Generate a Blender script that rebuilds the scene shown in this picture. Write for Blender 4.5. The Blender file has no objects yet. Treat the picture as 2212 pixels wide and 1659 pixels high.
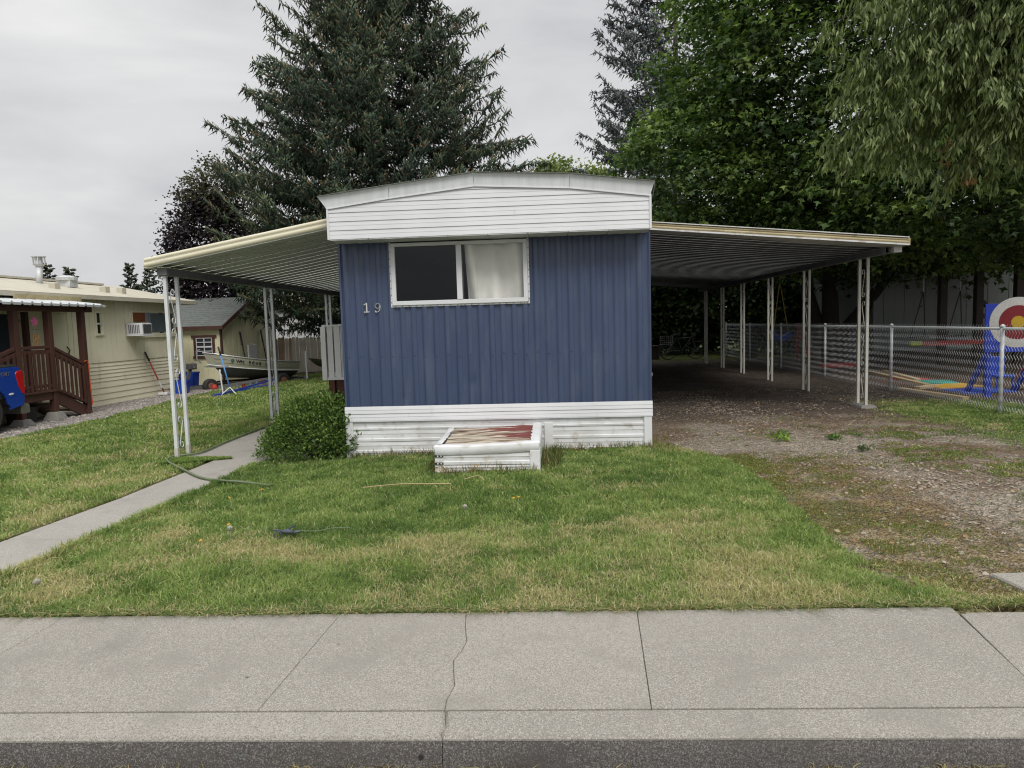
import bpy, math, random
import numpy as np
from mathutils import Vector, Matrix
random.seed(7); rng = np.random.default_rng(11)
sc = bpy.context.scene; COL = sc.collection
R = math.radians; PI = math.pi

# ------------------------------------------------------------------ camera, sky, sun, exposure
CAM = np.array([0.7276, -8.3436, 1.5306]); YAW, PITCH, ROLL, FPX = 0.06432, -0.08675, -0.02863, 1517.38/2212
fw = Vector((-math.sin(YAW)*math.cos(PITCH), math.cos(YAW)*math.cos(PITCH), math.sin(PITCH)))
rt = Vector((math.cos(YAW), math.sin(YAW), 0)); up = rt.cross(fw)
r2 = rt*math.cos(ROLL) + up*math.sin(ROLL); u2 = -rt*math.sin(ROLL) + up*math.cos(ROLL)
cd = bpy.data.cameras.new('camera'); cam = bpy.data.objects.new('camera', cd); COL.objects.link(cam)
cd.sensor_width = 36; cd.lens = 36*FPX; cd.clip_end = 2000; cd.clip_start = .05
m = Matrix.Identity(4)
for i in range(3): m[i][0], m[i][1], m[i][2], m[i][3] = r2[i], u2[i], -fw[i], CAM[i]
cam.matrix_world = m; sc.camera = cam

SUN_EL, SUN_AZ = R(50), R(158)           # azimuth measured from +Y towards +X: over the photographer's right shoulder
sdir = Vector((math.sin(SUN_AZ)*math.cos(SUN_EL), math.cos(SUN_AZ)*math.cos(SUN_EL), math.sin(SUN_EL)))
sl = bpy.data.lights.new('sun', 'SUN'); sl.energy = 1.5; sl.angle = R(24); sl.color = (1, .965, .91)
so = bpy.data.objects.new('sun', sl); COL.objects.link(so); so.rotation_euler = sdir.to_track_quat('Z', 'Y').to_euler(); so.location = (4, -12, 14)

W = bpy.data.worlds.new('World'); sc.world = W; W.use_nodes = True
nt = W.node_tree; nt.nodes.clear(); N = nt.nodes.new; L = nt.links.new
sky = N('ShaderNodeTexSky'); sky.sky_type = 'NISHITA'; sky.sun_disc = False; sky.sun_elevation = SUN_EL; sky.sun_rotation = SUN_AZ; sky.air_density = 1.5; sky.dust_density = 4
hsv = N('ShaderNodeHueSaturation'); hsv.inputs['Saturation'].default_value = .25; L(sky.outputs[0], hsv.inputs['Color'])
tc = N('ShaderNodeTexCoord'); mp = N('ShaderNodeMapping'); mp.inputs['Scale'].default_value = (1.0, 1.0, 3.2); mp.inputs['Rotation'].default_value = (.25, .3, 0)
L(tc.outputs['Generated'], mp.inputs[0])
nz = N('ShaderNodeTexNoise'); nz.inputs['Scale'].default_value = 2.3; nz.inputs['Detail'].default_value = 5; nz.inputs['Roughness'].default_value = .5; nz.inputs['Distortion'].default_value = .4; L(mp.outputs[0], nz.inputs['Vector'])
rp = N('ShaderNodeValToRGB'); rp.color_ramp.elements[0].position = .3; rp.color_ramp.elements[1].position = .72
rp.color_ramp.elements[0].color = (.57, .575, .605, 1); rp.color_ramp.elements[1].color = (.90, .90, .89, 1); L(nz.outputs['Fac'], rp.inputs[0])
# overcast vault: brighter towards the zenith
sx = N('ShaderNodeSeparateXYZ'); L(tc.outputs['Generated'], sx.inputs[0])
mr = N('ShaderNodeMapRange'); mr.inputs['From Min'].default_value = .40; mr.inputs['From Max'].default_value = 1; mr.inputs['To Min'].default_value = 7.0; mr.inputs['To Max'].default_value = 16; L(sx.outputs['Z'], mr.inputs['Value'])
vm = N('ShaderNodeVectorMath'); vm.operation = 'SCALE'; L(rp.outputs['Color'], vm.inputs[0]); L(mr.outputs[0], vm.inputs['Scale'])
mx = N('ShaderNodeMixRGB'); mx.inputs[0].default_value = .9; L(hsv.outputs[0], mx.inputs[1]); L(vm.outputs[0], mx.inputs[2])
bg = N('ShaderNodeBackground'); bg.inputs['Strength'].default_value = .1; L(mx.outputs[0], bg.inputs[0])
wo = N('ShaderNodeOutputWorld'); L(bg.outputs[0], wo.inputs[0])
sc.view_settings.view_transform = 'Standard'; sc.view_settings.look = 'None'; sc.view_settings.gamma = 1; sc.view_settings.exposure = 0.48; sc.view_settings.use_curve_mapping = False
sc.render.engine = 'CYCLES'; sc.cycles.max_bounces = 8; sc.cycles.transparent_max_bounces = 8
sc.cycles.use_denoising = True; sc.cycles.filter_width = 1.15; sc.cycles.sample_clamp_indirect = 6; sc.cycles.use_adaptive_sampling = False

# ------------------------------------------------------------------ helpers
def vn(x, y, s=0):
    xi = np.floor(x).astype(np.int64); yi = np.floor(y).astype(np.int64); fx = x-xi; fy = y-yi
    fx = fx*fx*(3-2*fx); fy = fy*fy*(3-2*fy)
    def h(a, b):
        n = (a*374761393 + b*668265263 + s*974634721) & 0x7fffffff
        n = ((n ^ (n >> 13))*1274126177) & 0x7fffffff
        return ((n ^ (n >> 16)) & 0xffff)/65535.
    return (h(xi, yi)*(1-fx)+h(xi+1, yi)*fx)*(1-fy) + (h(xi, yi+1)*(1-fx)+h(xi+1, yi+1)*fx)*fy
def fbm(x, y, s=0, o=4):
    x = np.asarray(x, float); y = np.asarray(y, float); r = 0; a = .5; t = 0
    for i in range(o): r = r+a*vn(x*2**i+i*17.3, y*2**i-i*9.1, s+i); t += a; a *= .5
    return r/t
def sm(a, b, x): t = np.clip((np.asarray(x, float)-a)/(b-a), 0, 1); return t*t*(3-2*t)
SW = .022
def swb(x): return -4.745+SW*x                  # back edge of the sidewalk
def terr(x, y):
    zx = np.interp(x, [-14, -10.3, -4, -1.83, 1.0, 4.0, 20], [-.22, -.20, -.06, -.05, 0, .05, .05])
    return zx*sm(-4.6, -1.6, y)
def tz(x, y): return float(terr(x, y))

def principled(name):
    mt = bpy.data.materials.new(name); mt.use_nodes = True; return mt, mt.node_tree, mt.node_tree.nodes['Principled BSDF']
def M(name, c1, c2=None, scale=3., rough=.6, bump=0., bscale=80., metal=0., stretch=(1, 1, 1), lo=.35, hi=.7, spec=.5, c3=None, s3=20., t3=(.6, .68), detail=5):
    mt, t, b = principled(name); n = t.nodes.new; l = t.links.new
    b.inputs['Roughness'].default_value = rough; b.inputs['Metallic'].default_value = metal; b.inputs['Specular IOR Level'].default_value = spec
    g = n('ShaderNodeNewGeometry'); mp = n('ShaderNodeMapping'); mp.inputs['Scale'].default_value = stretch; l(g.outputs['Position'], mp.inputs[0])
    c2 = c2 or tuple(v*.86 for v in c1)
    nz = n('ShaderNodeTexNoise'); nz.inputs['Scale'].default_value = scale; nz.inputs['Detail'].default_value = detail; l(mp.outputs[0], nz.inputs['Vector'])
    rp = n('ShaderNodeValToRGB'); rp.color_ramp.elements[0].position = lo; rp.color_ramp.elements[1].position = hi
    rp.color_ramp.elements[0].color = (*c1, 1); rp.color_ramp.elements[1].color = (*c2, 1); l(nz.outputs['Fac'], rp.inputs[0]); out = rp.outputs[0]
    if c3:
        n3 = n('ShaderNodeTexNoise'); n3.inputs['Scale'].default_value = s3; n3.inputs['Detail'].default_value = 4; l(mp.outputs[0], n3.inputs['Vector'])
        r3 = n('ShaderNodeMapRange'); r3.inputs['From Min'].default_value = t3[0]; r3.inputs['From Max'].default_value = t3[1]; l(n3.outputs['Fac'], r3.inputs['Value'])
        mx = n('ShaderNodeMixRGB'); l(r3.outputs[0], mx.inputs[0]); l(out, mx.inputs[1]); mx.inputs[2].default_value = (*c3, 1); out = mx.outputs[0]
    l(out, b.inputs['Base Color'])
    if bump:
        nb = n('ShaderNodeTexNoise'); nb.inputs['Scale'].default_value = bscale; nb.inputs['Detail'].default_value = 3; l(mp.outputs[0], nb.inputs['Vector'])
        bp = n('ShaderNodeBump'); bp.inputs['Strength'].default_value = bump; bp.inputs['Distance'].default_value = .01; l(nb.outputs['Fac'], bp.inputs['Height']); l(bp.outputs[0], b.inputs['Normal'])
    return mt
def leafmat(name, trans=.3, rough=.5, spec=.35):
    mt, t, b = principled(name); n = t.nodes.new; l = t.links.new
    a = n('ShaderNodeAttribute'); a.attribute_name = 'Col'; l(a.outputs['Color'], b.inputs['Base Color']); b.inputs['Roughness'].default_value = rough; b.inputs['Specular IOR Level'].default_value = spec
    tr = n('ShaderNodeBsdfTranslucent'); mm = n('ShaderNodeVectorMath'); mm.operation = 'MULTIPLY'; mm.inputs[1].default_value = (1.15, 1.3, .6); l(a.outputs['Color'], mm.inputs[0]); l(mm.outputs[0], tr.inputs['Color'])
    mx = n('ShaderNodeMixShader'); mx.inputs[0].default_value = trans; l(b.outputs[0], mx.inputs[1]); l(tr.outputs[0], mx.inputs[2]); l(mx.outputs[0], t.nodes['Material Output'].inputs[0])
    return mt
def glass(name, tint=(.02, .025, .03), alpha=.35):
    mt, t, b = principled(name); n = t.nodes.new; l = t.links.new
    gl = n('ShaderNodeBsdfGlossy'); gl.inputs['Roughness'].default_value = 0.0; gl.inputs['Color'].default_value = (.9, .93, .95, 1)
    tr = n('ShaderNodeBsdfTransparent'); tr.inputs['Color'].default_value = (.95, .96, .96, 1)
    lw = n('ShaderNodeLayerWeight'); lw.inputs['Blend'].default_value = .5; pw = n('ShaderNodeMath'); pw.operation = 'POWER'; pw.inputs[1].default_value = 4; l(lw.outputs['Facing'], pw.inputs[0])
    fr = n('ShaderNodeMath'); fr.operation = 'MULTIPLY_ADD'; fr.inputs[1].default_value = .9; fr.inputs[2].default_value = .032; l(pw.outputs[0], fr.inputs[0])
    mx = n('ShaderNodeMixShader'); l(fr.outputs[0], mx.inputs[0]); l(tr.outputs[0], mx.inputs[1]); l(gl.outputs[0], mx.inputs[2]); l(mx.outputs[0], t.nodes['Material Output'].inputs[0])
    return mt

def wl(o):
    v = Vector((0, 0, 0))
    while o: v = v+Vector(o.location); o = o.parent
    return v
class MB:
    def __init__(s): s.v = []; s.f = []
    def add(s, vs, fs):
        k = len(s.v); s.v += [tuple(map(float, a)) for a in vs]; s.f += [tuple(i+k for i in f) for f in fs]; return s
    def box(s, a, b, rz=0., c=None):
        x0, y0, z0 = [min(p, q) for p, q in zip(a, b)]; x1, y1, z1 = [max(p, q) for p, q in zip(a, b)]
        vs = [(x0,y0,z0),(x1,y0,z0),(x1,y1,z0),(x0,y1,z0),(x0,y0,z1),(x1,y0,z1),(x1,y1,z1),(x0,y1,z1)]
        if rz:
            c = c or ((x0+x1)/2, (y0+y1)/2); ca, sa = math.cos(rz), math.sin(rz)
            vs = [(c[0]+(x-c[0])*ca-(y-c[1])*sa, c[1]+(x-c[0])*sa+(y-c[1])*ca, z) for x, y, z in vs]
        return s.add(vs, [(0,3,2,1),(4,5,6,7),(0,1,5,4),(1,2,6,5),(2,3,7,6),(3,0,4,7)])
    def beam(s, p, q, w, h, upv=(0, 0, 1)):
        p = Vector(p); q = Vector(q); d = (q-p).normalized(); u = Vector(upv)
        if abs(d.dot(u)) > .98: u = Vector((1, 0, 0)) if abs(d.x) < .9 else Vector((0, 1, 0))
        a = d.cross(u).normalized(); b = a.cross(d)
        vs = [o+a*i*w/2+b*j*h/2 for o in (p, q) for i, j in ((-1,-1),(1,-1),(1,1),(-1,1))]
        return s.add(vs, [(0,1,2,3),(7,6,5,4),(0,4,5,1),(1,5,6,2),(2,6,7,3),(3,7,4,0)])
    def tube(s, pts, r, n=6, cap=True):
        pts = [Vector(p) for p in pts]; k = len(pts); rs = r if hasattr(r, '__len__') else [r]*k
        vs = []; pa = None
        for i, p in enumerate(pts):
            d = (pts[min(i+1, k-1)]-pts[max(i-1, 0)])
            d = d.normalized() if d.length > 1e-9 else Vector((0, 0, 1))
            if pa is None: a = d.orthogonal().normalized()
            else:
                a = pa-d*pa.dot(d); a = a.normalized() if a.length > 1e-6 else d.orthogonal().normalized()
            pa = a; b = d.cross(a)
            vs += [p+(a*math.cos(2*PI*j/n)+b*math.sin(2*PI*j/n))*rs[i] for j in range(n)]
        fs = [(i*n+j, i*n+(j+1) % n, (i+1)*n+(j+1) % n, (i+1)*n+j) for i in range(k-1) for j in range(n)]
        if cap: fs += [tuple(range(n))[::-1], tuple(range((k-1)*n, k*n))]
        return s.add(vs, fs)
    def cyl(s, p, q, r, n=12): return s.tube([p, q], r, n)
    def prism(s, poly, fn, a, b):                    # poly 2-D, fn(u, v, t) -> xyz, extruded from t=a to t=b
        n = len(poly); vs = [fn(u, v, a) for u, v in poly]+[fn(u, v, b) for u, v in poly]
        return s.add(vs, [tuple(range(n))[::-1], tuple(range(n, 2*n))]+[(i, (i+1) % n, n+(i+1) % n, n+i) for i in range(n)])
    def strip(s, rows):                              # grid of rows of points
        n = len(rows[0]); k = len(rows)
        return s.add([p for r in rows for p in r], [(i*n+j, i*n+j+1, (i+1)*n+j+1, (i+1)*n+j) for i in range(k-1) for j in range(n-1)])
    def build(s, name, mt, parent=None, smooth=False, bev=0):
        o = wl(parent) if parent else Vector((0, 0, 0))
        me = bpy.data.meshes.new(name); me.from_pydata([(x-o.x, y-o.y, z-o.z) for x, y, z in s.v], [], s.f); me.update()
        me.materials.append(mt)
        if smooth: me.polygons.foreach_set('use_smooth', [True]*len(me.polygons))
        ob = bpy.data.objects.new(name, me); COL.objects.link(ob)
        if parent: ob.parent = parent
        if bev:
            md = ob.modifiers.new('bevel', 'BEVEL'); md.width = bev; md.segments = 2; md.limit_method = 'ANGLE'
        return ob
def tag(o, label=None, cat=None, group=None, kind=None):
    for k, v in (('label', label), ('category', cat), ('group', group), ('kind', kind)):
        if v: o[k] = v
    return o
def thing(name, label, cat, loc=(0, 0, 0), group=None):
    o = bpy.data.objects.new(name, None); COL.objects.link(o); o.location = loc; o.empty_display_size = .2
    return tag(o, label, cat, group)
def struct(name, loc=(0, 0, 0)):
    o = bpy.data.objects.new(name, None); COL.objects.link(o); o.location = loc; return tag(o, kind='structure')
def copy(o, parent=None, loc=None):
    c = o.copy(); COL.objects.link(c)
    if parent: c.parent = parent
    if loc is not None: c.location = loc
    return c
def copytree(o, parent=None):
    c = o.copy(); COL.objects.link(c); c.parent = parent
    for ch in list(o.children): copytree(ch, c)
    return c
def np_obj(name, V, F, mt, col=None, parent=None, smooth=False):
    """V (n,3); F list of (k,m) index arrays; col (n,3) point colours"""
    o = wl(parent) if parent else Vector((0, 0, 0))
    V = np.asarray(V, np.float32)-np.array(o, np.float32)
    me = bpy.data.meshes.new(name); F = [np.asarray(f, np.int32) for f in F if len(f)]
    nl = sum(f.size for f in F); nf = sum(len(f) for f in F)
    me.vertices.add(len(V)); me.vertices.foreach_set('co', V.ravel())
    me.loops.add(nl); me.loops.foreach_set('vertex_index', np.concatenate([f.ravel() for f in F]))
    ls = []; k = 0
    for f in F: ls.append(k+np.arange(len(f))*f.shape[1]); k += f.size
    me.polygons.add(nf); me.polygons.foreach_set('loop_start', np.concatenate(ls).astype(np.int32))
    if smooth: me.polygons.foreach_set('use_smooth', np.ones(nf, bool))
    me.update(calc_edges=True)
    if col is not None:
        a = me.attributes.new('Col', 'FLOAT_COLOR', 'POINT'); c = np.ones((len(V), 4), np.float32); c[:, :3] = col; a.data.foreach_set('color', c.ravel())
    me.materials.append(mt); ob = bpy.data.objects.new(name, me); COL.objects.link(ob)
    if parent: ob.parent = parent
    return ob
def unit(v): return v/np.maximum(np.linalg.norm(v, axis=-1, keepdims=True), 1e-9)
def leaves(P, D, Nn, ln, wd, shape='kite'):
    """P base points, D direction of the leaf, Nn normal; returns V, F; each leaf folded along the rib"""
    D = unit(D); S = unit(np.cross(Nn, D)); U = np.cross(D, S); ln = ln[:, None]; wd = wd[:, None]; n = len(P)
    if shape == 'kite':
        pts = [P, P+D*ln*.45+S*wd*.5+U*wd*.12, P+D*ln-U*ln*.12, P+D*ln*.45-S*wd*.5+U*wd*.12]; T = [(0, 1, 2), (0, 2, 3)]
    elif shape == 'maple':
        pts = [P, P+D*ln*.45+S*wd*.62+U*wd*.10, P+D*ln*.58+S*wd*.20+U*wd*.08, P+D*ln-U*ln*.15, P+D*ln*.58-S*wd*.20+U*wd*.08, P+D*ln*.45-S*wd*.62+U*wd*.10]
        T = [(0, 1, 2), (0, 2, 3), (0, 3, 4), (0, 4, 5)]
    else:                                            # three long lobes
        pts = [P, P+D*ln*.5+S*wd*.09, P+D*ln, P+D*ln*.5-S*wd*.09,
               P+D*ln*.36+S*wd*.22, P+D*ln*.80+S*wd*.34-U*ln*.08, P+D*ln*.36-S*wd*.22, P+D*ln*.80-S*wd*.34-U*ln*.08]
        T = [(0, 1, 2), (0, 2, 3), (0, 4, 5), (0, 5, 1), (0, 7, 6), (0, 3, 7)]
    k = len(pts); V = np.stack(pts, 1).reshape(-1, 3); F = (np.arange(n)[:, None, None]*k+np.array(T)[None]).reshape(-1, 3)
    return V, F, k
def spindles(A, B, r):
    """thin three-sided needles-bundles from A to B"""
    n = len(A); D = unit(B-A); O = unit(np.cross(D, np.array([.31, .83, .47]))); Q = np.cross(D, O); r = np.asarray(r)[:, None]
    mid = A*.82+B*.18; V = []
    for j in range(3):
        a = 2*PI*j/3; V.append(mid+(O*math.cos(a)+Q*math.sin(a))*r)
    V.append(B); V = np.stack(V, 1).reshape(-1, 3)
    T = np.array([(3, 0, 1), (3, 1, 2), (3, 2, 0)])
    return V, (np.arange(n)[:, None, None]*4+T[None]).reshape(-1, 3), 4

# ------------------------------------------------------------------ materials
white = M('white_painted_metal', (.68, .69, .71), (.61, .62, .64), 1.5, .45, .12, 30, stretch=(1, 1, .35), c3=(.52, .5, .44), s3=7, t3=(.68, .9))
white_w = M('weathered_white_metal', (.70, .71, .73), (.58, .58, .57), 3, .5, .2, 25, c3=(.36, .31, .24), s3=9, t3=(.56, .82))
trim_w = M('pale_roof_trim', (.68, .70, .71), (.58, .60, .60), 3, .5, .15, 40, stretch=(6, 6, .4))
blue = M('blue_painted_siding', (.041, .061, .122), (.051, .073, .138), 2.2, .36, .12, 14, stretch=(1, 1, .22), c3=(.085, .11, .165), s3=7, t3=(.50, .92))
cream_al = M('cream_enamel_fascia', (.60, .56, .41), (.65, .62, .47), 4, .45, .15, 30, stretch=(.4, 1, 1), c3=(.36, .34, .3), s3=6, t3=(.62, .70))
cream_al2 = M('dirty_cream_fascia', (.44, .38, .22), (.34, .28, .15), 6, .55, .2, 30, stretch=(.4, 1, 1), c3=(.16, .13, .09), s3=9, t3=(.6, .75))
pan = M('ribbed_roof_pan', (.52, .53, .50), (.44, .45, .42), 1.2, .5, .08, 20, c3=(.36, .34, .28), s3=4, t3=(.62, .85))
pan2 = M('shaded_carport_roof_pan', (.15, .155, .155), (.10, .105, .105), 1.2, .9, .08, 20, spec=.1, c3=(.22, .2, .16), s3=4, t3=(.58, .8))  # shade beneath the carport put into the colour, much darker than the awning pan
grey_beam = M('grey_steel_beam', (.20, .205, .21), (.15, .155, .16), 3, .8, .1, spec=.2)
postw = M('white_post_enamel', (.68, .70, .71), (.58, .6, .6), 5, .45, .1, 40, c3=(.3, .24, .17), s3=22, t3=(.7, .8))
postc = M('cream_post_enamel', (.56, .55, .49), (.47, .46, .40), 5, .45, .1, 40, c3=(.3, .22, .14), s3=22, t3=(.68, .8))
dark_in = M('dark_room', (.024, .028, .034), None, 3, .9)
curtain = M('curtain_cloth', (.80, .78, .74), (.70, .68, .62), 3, .9, .1, 60)
GL = glass('window_glass')
zinc = M('galvanised_steel', (.58, .60, .61), (.47, .49, .50), 12, .5, .1, 60, metal=.15)
yel = M('pale_yellow_siding', (.78, .74, .56), (.72, .68, .51), 1.3, .7, .15, 30, stretch=(1, 1, .3), c3=(.4, .36, .26), s3=3, t3=(.66, .9))
yel2 = M('shed_yellow_siding', (.68, .65, .43), (.62, .60, .40), 1.3, .7, .15, 30, stretch=(1, 1, .3))
brown = M('red_brown_stain', (.075, .030, .022), (.055, .022, .017), 5, .6, .2, 50, stretch=(1, 1, .2))
roofy = M('cream_rolled_roof', (.50, .47, .38), (.44, .41, .33), 2, .8, .2, 40, c3=(.3, .28, .22), s3=6, t3=(.62, .8))
shing = M('grey_green_shingle', (.135, .148, .138), (.09, .10, .095), 9, .9, .4, 90)
wood_g = M('bleached_fence_board', (.74, .71, .64), (.64, .57, .46), 2, .85, .3, 40, stretch=(6, 6, .5))
wood_o = M('orange_fence_board', (.46, .33, .19), (.58, .51, .41), 1.2, .85, .3, 40, stretch=(6, 6, .5))
deckbrown = M('brown_deck_skirt', (.12, .045, .03), (.09, .035, .024), 5, .7, .2)
bluep = M('blue_plastic', (.012, .06, .42), (.01, .05, .36), 5, .4)
redp = M('red_paint', (.42, .03, .025), (.34, .025, .02), 6, .45)
redw = M('worn_red_boards', (.30, .055, .05), (.24, .04, .04), 6, .75, .4, 40, stretch=(.5, 4, 4), c3=(.52, .48, .40), s3=3.2, t3=(.5, .56))
rotw = M('bare_rotten_boards', (.50, .46, .38), (.36, .30, .22), 5, .85, .5, 40, stretch=(.35, 5, 5), c3=(.14, .10, .07), s3=5, t3=(.55, .64))
black = M('black_rubber', (.018, .018, .02), (.03, .03, .03), 9, .7)
steel_d = M('dark_steel', (.06, .06, .065), (.09, .085, .08), 7, .55, .1)
alu = M('dull_aluminium', (.42, .42, .41), (.36, .36, .35), 5, .4, .1, metal=.5)
hullm = M('boat_tan_hull', (.36, .355, .275), (.30, .30, .23), 2, .5, .15, 20, stretch=(.4, .4, 1))
hullb = M('boat_dark_bottom', (.12, .125, .115), (.08, .085, .08), 3, .55, .15)
bark = M('rough_bark', (.055, .042, .034), (.03, .024, .02), 9, .95, .8, 25, stretch=(1, 1, .25))
barkd = M('dark_bark', (.035, .028, .024), (.02, .017, .015), 9, .95, .8, 25, stretch=(1, 1, .25))
hosem = M('green_hose', (.15, .19, .10), (.11, .14, .08), 20, .5)
truckb = M('blue_car_paint', (.006, .04, .27), (.008, .045, .29), 2, .22)
lens = M('red_lamp_lens', (.45, .008, .01), None, 4, .2)
chrome = M('chrome_trim', (.75, .75, .76), None, 4, .18, metal=1)
orange = M('orange_wood', (.50, .27, .10), (.42, .22, .08), 5, .8, .2)
tan = M('tan_timber', (.48, .36, .20), (.4, .3, .17), 4, .85, .3, stretch=(1, .3, 1))
darkwood = M('dark_post_wood', (.05, .04, .035), (.035, .03, .026), 5, .85, .2)
bwhite = M('white_shop_siding', (.55, .56, .56), (.5, .51, .51), 1, .6, .1); shop_shaded = M('shaded_white_shop_siding', (.20, .22, .21), (.16, .18, .17), 1, .6, .1)  # second one: white shop wall with the tree shade put into its colour
pink = M('pink_petal', (.75, .12, .35), (.7, .2, .4), 30, .6)
conc_b = M('concrete_block', (.22, .21, .19), (.16, .155, .14), 12, .9, .5, 60)
skinb = M('bright_blue_paint', (.015, .05, .45), (.012, .04, .38), 5, .4)
tealp = M('teal_plastic', (.02, .30, .24), None, 5, .5); yelp = M('yellow_plastic', (.62, .36, .03), None, 5, .5)
ropey = M('yellow_rope', (.45, .33, .1), None, 30, .9)

def lidmat():
    mt, t, b = principled('worn_red_lid'); n = t.nodes.new; l = t.links.new; b.inputs['Roughness'].default_value = .85
    g = n('ShaderNodeNewGeometry'); mp = n('ShaderNodeMapping'); mp.inputs['Scale'].default_value = (.5, 5, 5); l(g.outputs['Position'], mp.inputs[0]); sx_ = n('ShaderNodeSeparateXYZ'); l(g.outputs['Position'], sx_.inputs[0])
    n1 = n('ShaderNodeTexNoise'); n1.inputs['Scale'].default_value = 6; n1.inputs['Detail'].default_value = 6; l(mp.outputs[0], n1.inputs['Vector'])
    bare = n('ShaderNodeValToRGB'); e = bare.color_ramp.elements; e[0].position = .34; e[0].color = (.05, .035, .025, 1); e[1].position = .62; e[1].color = (.55, .50, .41, 1); q = e.new(.45); q.color = (.27, .21, .15, 1); l(n1.outputs['Fac'], bare.inputs[0])
    n2 = n('ShaderNodeTexNoise'); n2.inputs['Scale'].default_value = 3.4; n2.inputs['Detail'].default_value = 6; l(mp.outputs[0], n2.inputs['Vector'])
    a1 = n('ShaderNodeMath'); a1.operation = 'MULTIPLY_ADD'; a1.inputs[1].default_value = .42; l(sx_.outputs['X'], a1.inputs[0]); l(n2.outputs['Fac'], a1.inputs[2])
    a2 = n('ShaderNodeMath'); a2.operation = 'MULTIPLY_ADD'; a2.inputs[1].default_value = .32; l(sx_.outputs['Y'], a2.inputs[0]); l(a1.outputs[0], a2.inputs[2])
    r = n('ShaderNodeMapRange'); r.inputs['From Min'].default_value = .33; r.inputs['From Max'].default_value = .42; l(a2.outputs[0], r.inputs['Value'])
    mx = n('ShaderNodeMixRGB'); l(r.outputs[0], mx.inputs[0]); l(bare.outputs[0], mx.inputs[1]); mx.inputs[2].default_value = (.165, .042, .038, 1); l(mx.outputs[0], b.inputs['Base Color'])
    bp = n('ShaderNodeBump'); bp.inputs['Strength'].default_value = .8; bp.inputs['Distance'].default_value = .012; l(n1.outputs['Fac'], bp.inputs['Height']); l(bp.outputs[0], b.inputs['Normal']); return mt
lidm = lidmat()
# aggregate concrete
def concrete(name, base, dark, light, lichen, patch=.5):
    mt, t, b = principled(name); n = t.nodes.new; l = t.links.new; b.inputs['Roughness'].default_value = .88; b.inputs['Specular IOR Level'].default_value = .25
    g = n('ShaderNodeNewGeometry')
    def noise(s, d=4, sc=(1, 1, 1)):
        q = n('ShaderNodeMapping'); q.inputs['Scale'].default_value = sc; l(g.outputs['Position'], q.inputs[0])
        z = n('ShaderNodeTexNoise'); z.inputs['Scale'].default_value = s; z.inputs['Detail'].default_value = d; l(q.outputs[0], z.inputs['Vector']); return z.outputs['Fac']
    def rng_(v, a, c): r = n('ShaderNodeMapRange'); r.inputs['From Min'].default_value = a; r.inputs['From Max'].default_value = c; l(v, r.inputs['Value']); return r.outputs[0]
    def mix(f, a, c):
        x = n('ShaderNodeMixRGB'); l(f, x.inputs[0])
        if isinstance(a, tuple): x.inputs[1].default_value = (*a, 1)
        else: l(a, x.inputs[1])
        x.inputs[2].default_value = (*c, 1); return x.outputs[0]
    oi = n('ShaderNodeObjectInfo'); o = mix(oi.outputs['Random'], tuple(v*1.05 for v in base), tuple(v*.88 for v in base)); o = mix(rng_(noise(1.3, 6), .42, .85), o, tuple(v*.74 for v in base))
    o = mix(rng_(noise(9, 5), .60, .80), o, lichen)
    vo = n('ShaderNodeTexVoronoi'); vo.inputs['Scale'].default_value = 230; l(g.outputs['Position'], vo.inputs['Vector'])
    sep = n('ShaderNodeSeparateXYZ'); l(vo.outputs['Color'], sep.inputs[0])
    o = mix(rng_(sep.outputs[0], .58, .8), o, dark); o = mix(rng_(sep.outputs[1], .66, .85), o, light)
    o = mix(rng_(noise(230, 2), .56, .62), o, tuple(v*.7 for v in base))
    o = mix(rng_(noise(2.2, 5, (1, .5, 1)), .62, .85), o, tuple(v*.62 for v in base))
    v3 = n('ShaderNodeTexVoronoi'); v3.inputs['Scale'].default_value = 2.3; v3.inputs['Randomness'].default_value = 1; l(g.outputs['Position'], v3.inputs['Vector']); o = mix(rng_(v3.outputs['Distance'], .035, .02), o, tuple(v*.25 for v in base))
    o = mix(rng_(noise(3.1, 7), .52, .80), o, tuple(v*.72 for v in base))
    l(o, b.inputs['Base Color'])
    bp = n('ShaderNodeBump'); bp.inputs['Strength'].default_value = .35; bp.inputs['Distance'].default_value = .004; l(noise(150, 3), bp.inputs['Height']); l(bp.outputs[0], b.inputs['Normal'])
    return mt
conc = concrete('sidewalk_concrete', (.318, .298, .264), (.20, .186, .165), (.395, .372, .335), (.284, .287, .264))
conc_d = concrete('stained_shaded_kerb_concrete', (.105, .096, .088), (.06, .055, .052), (.19, .18, .17), (.085, .095, .09))  # kerb face: gutter grime and the upright side's shade both put into the colour
conc_w = concrete('front_walk_concrete', (.35, .33, .295), (.26, .245, .22), (.42, .40, .36), (.31, .295, .265))
asph = M('asphalt', (.045, .045, .047), (.06, .06, .06), 30, .9, .5, 120, c3=(.12, .11, .1), s3=150, t3=(.62, .7))

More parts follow.
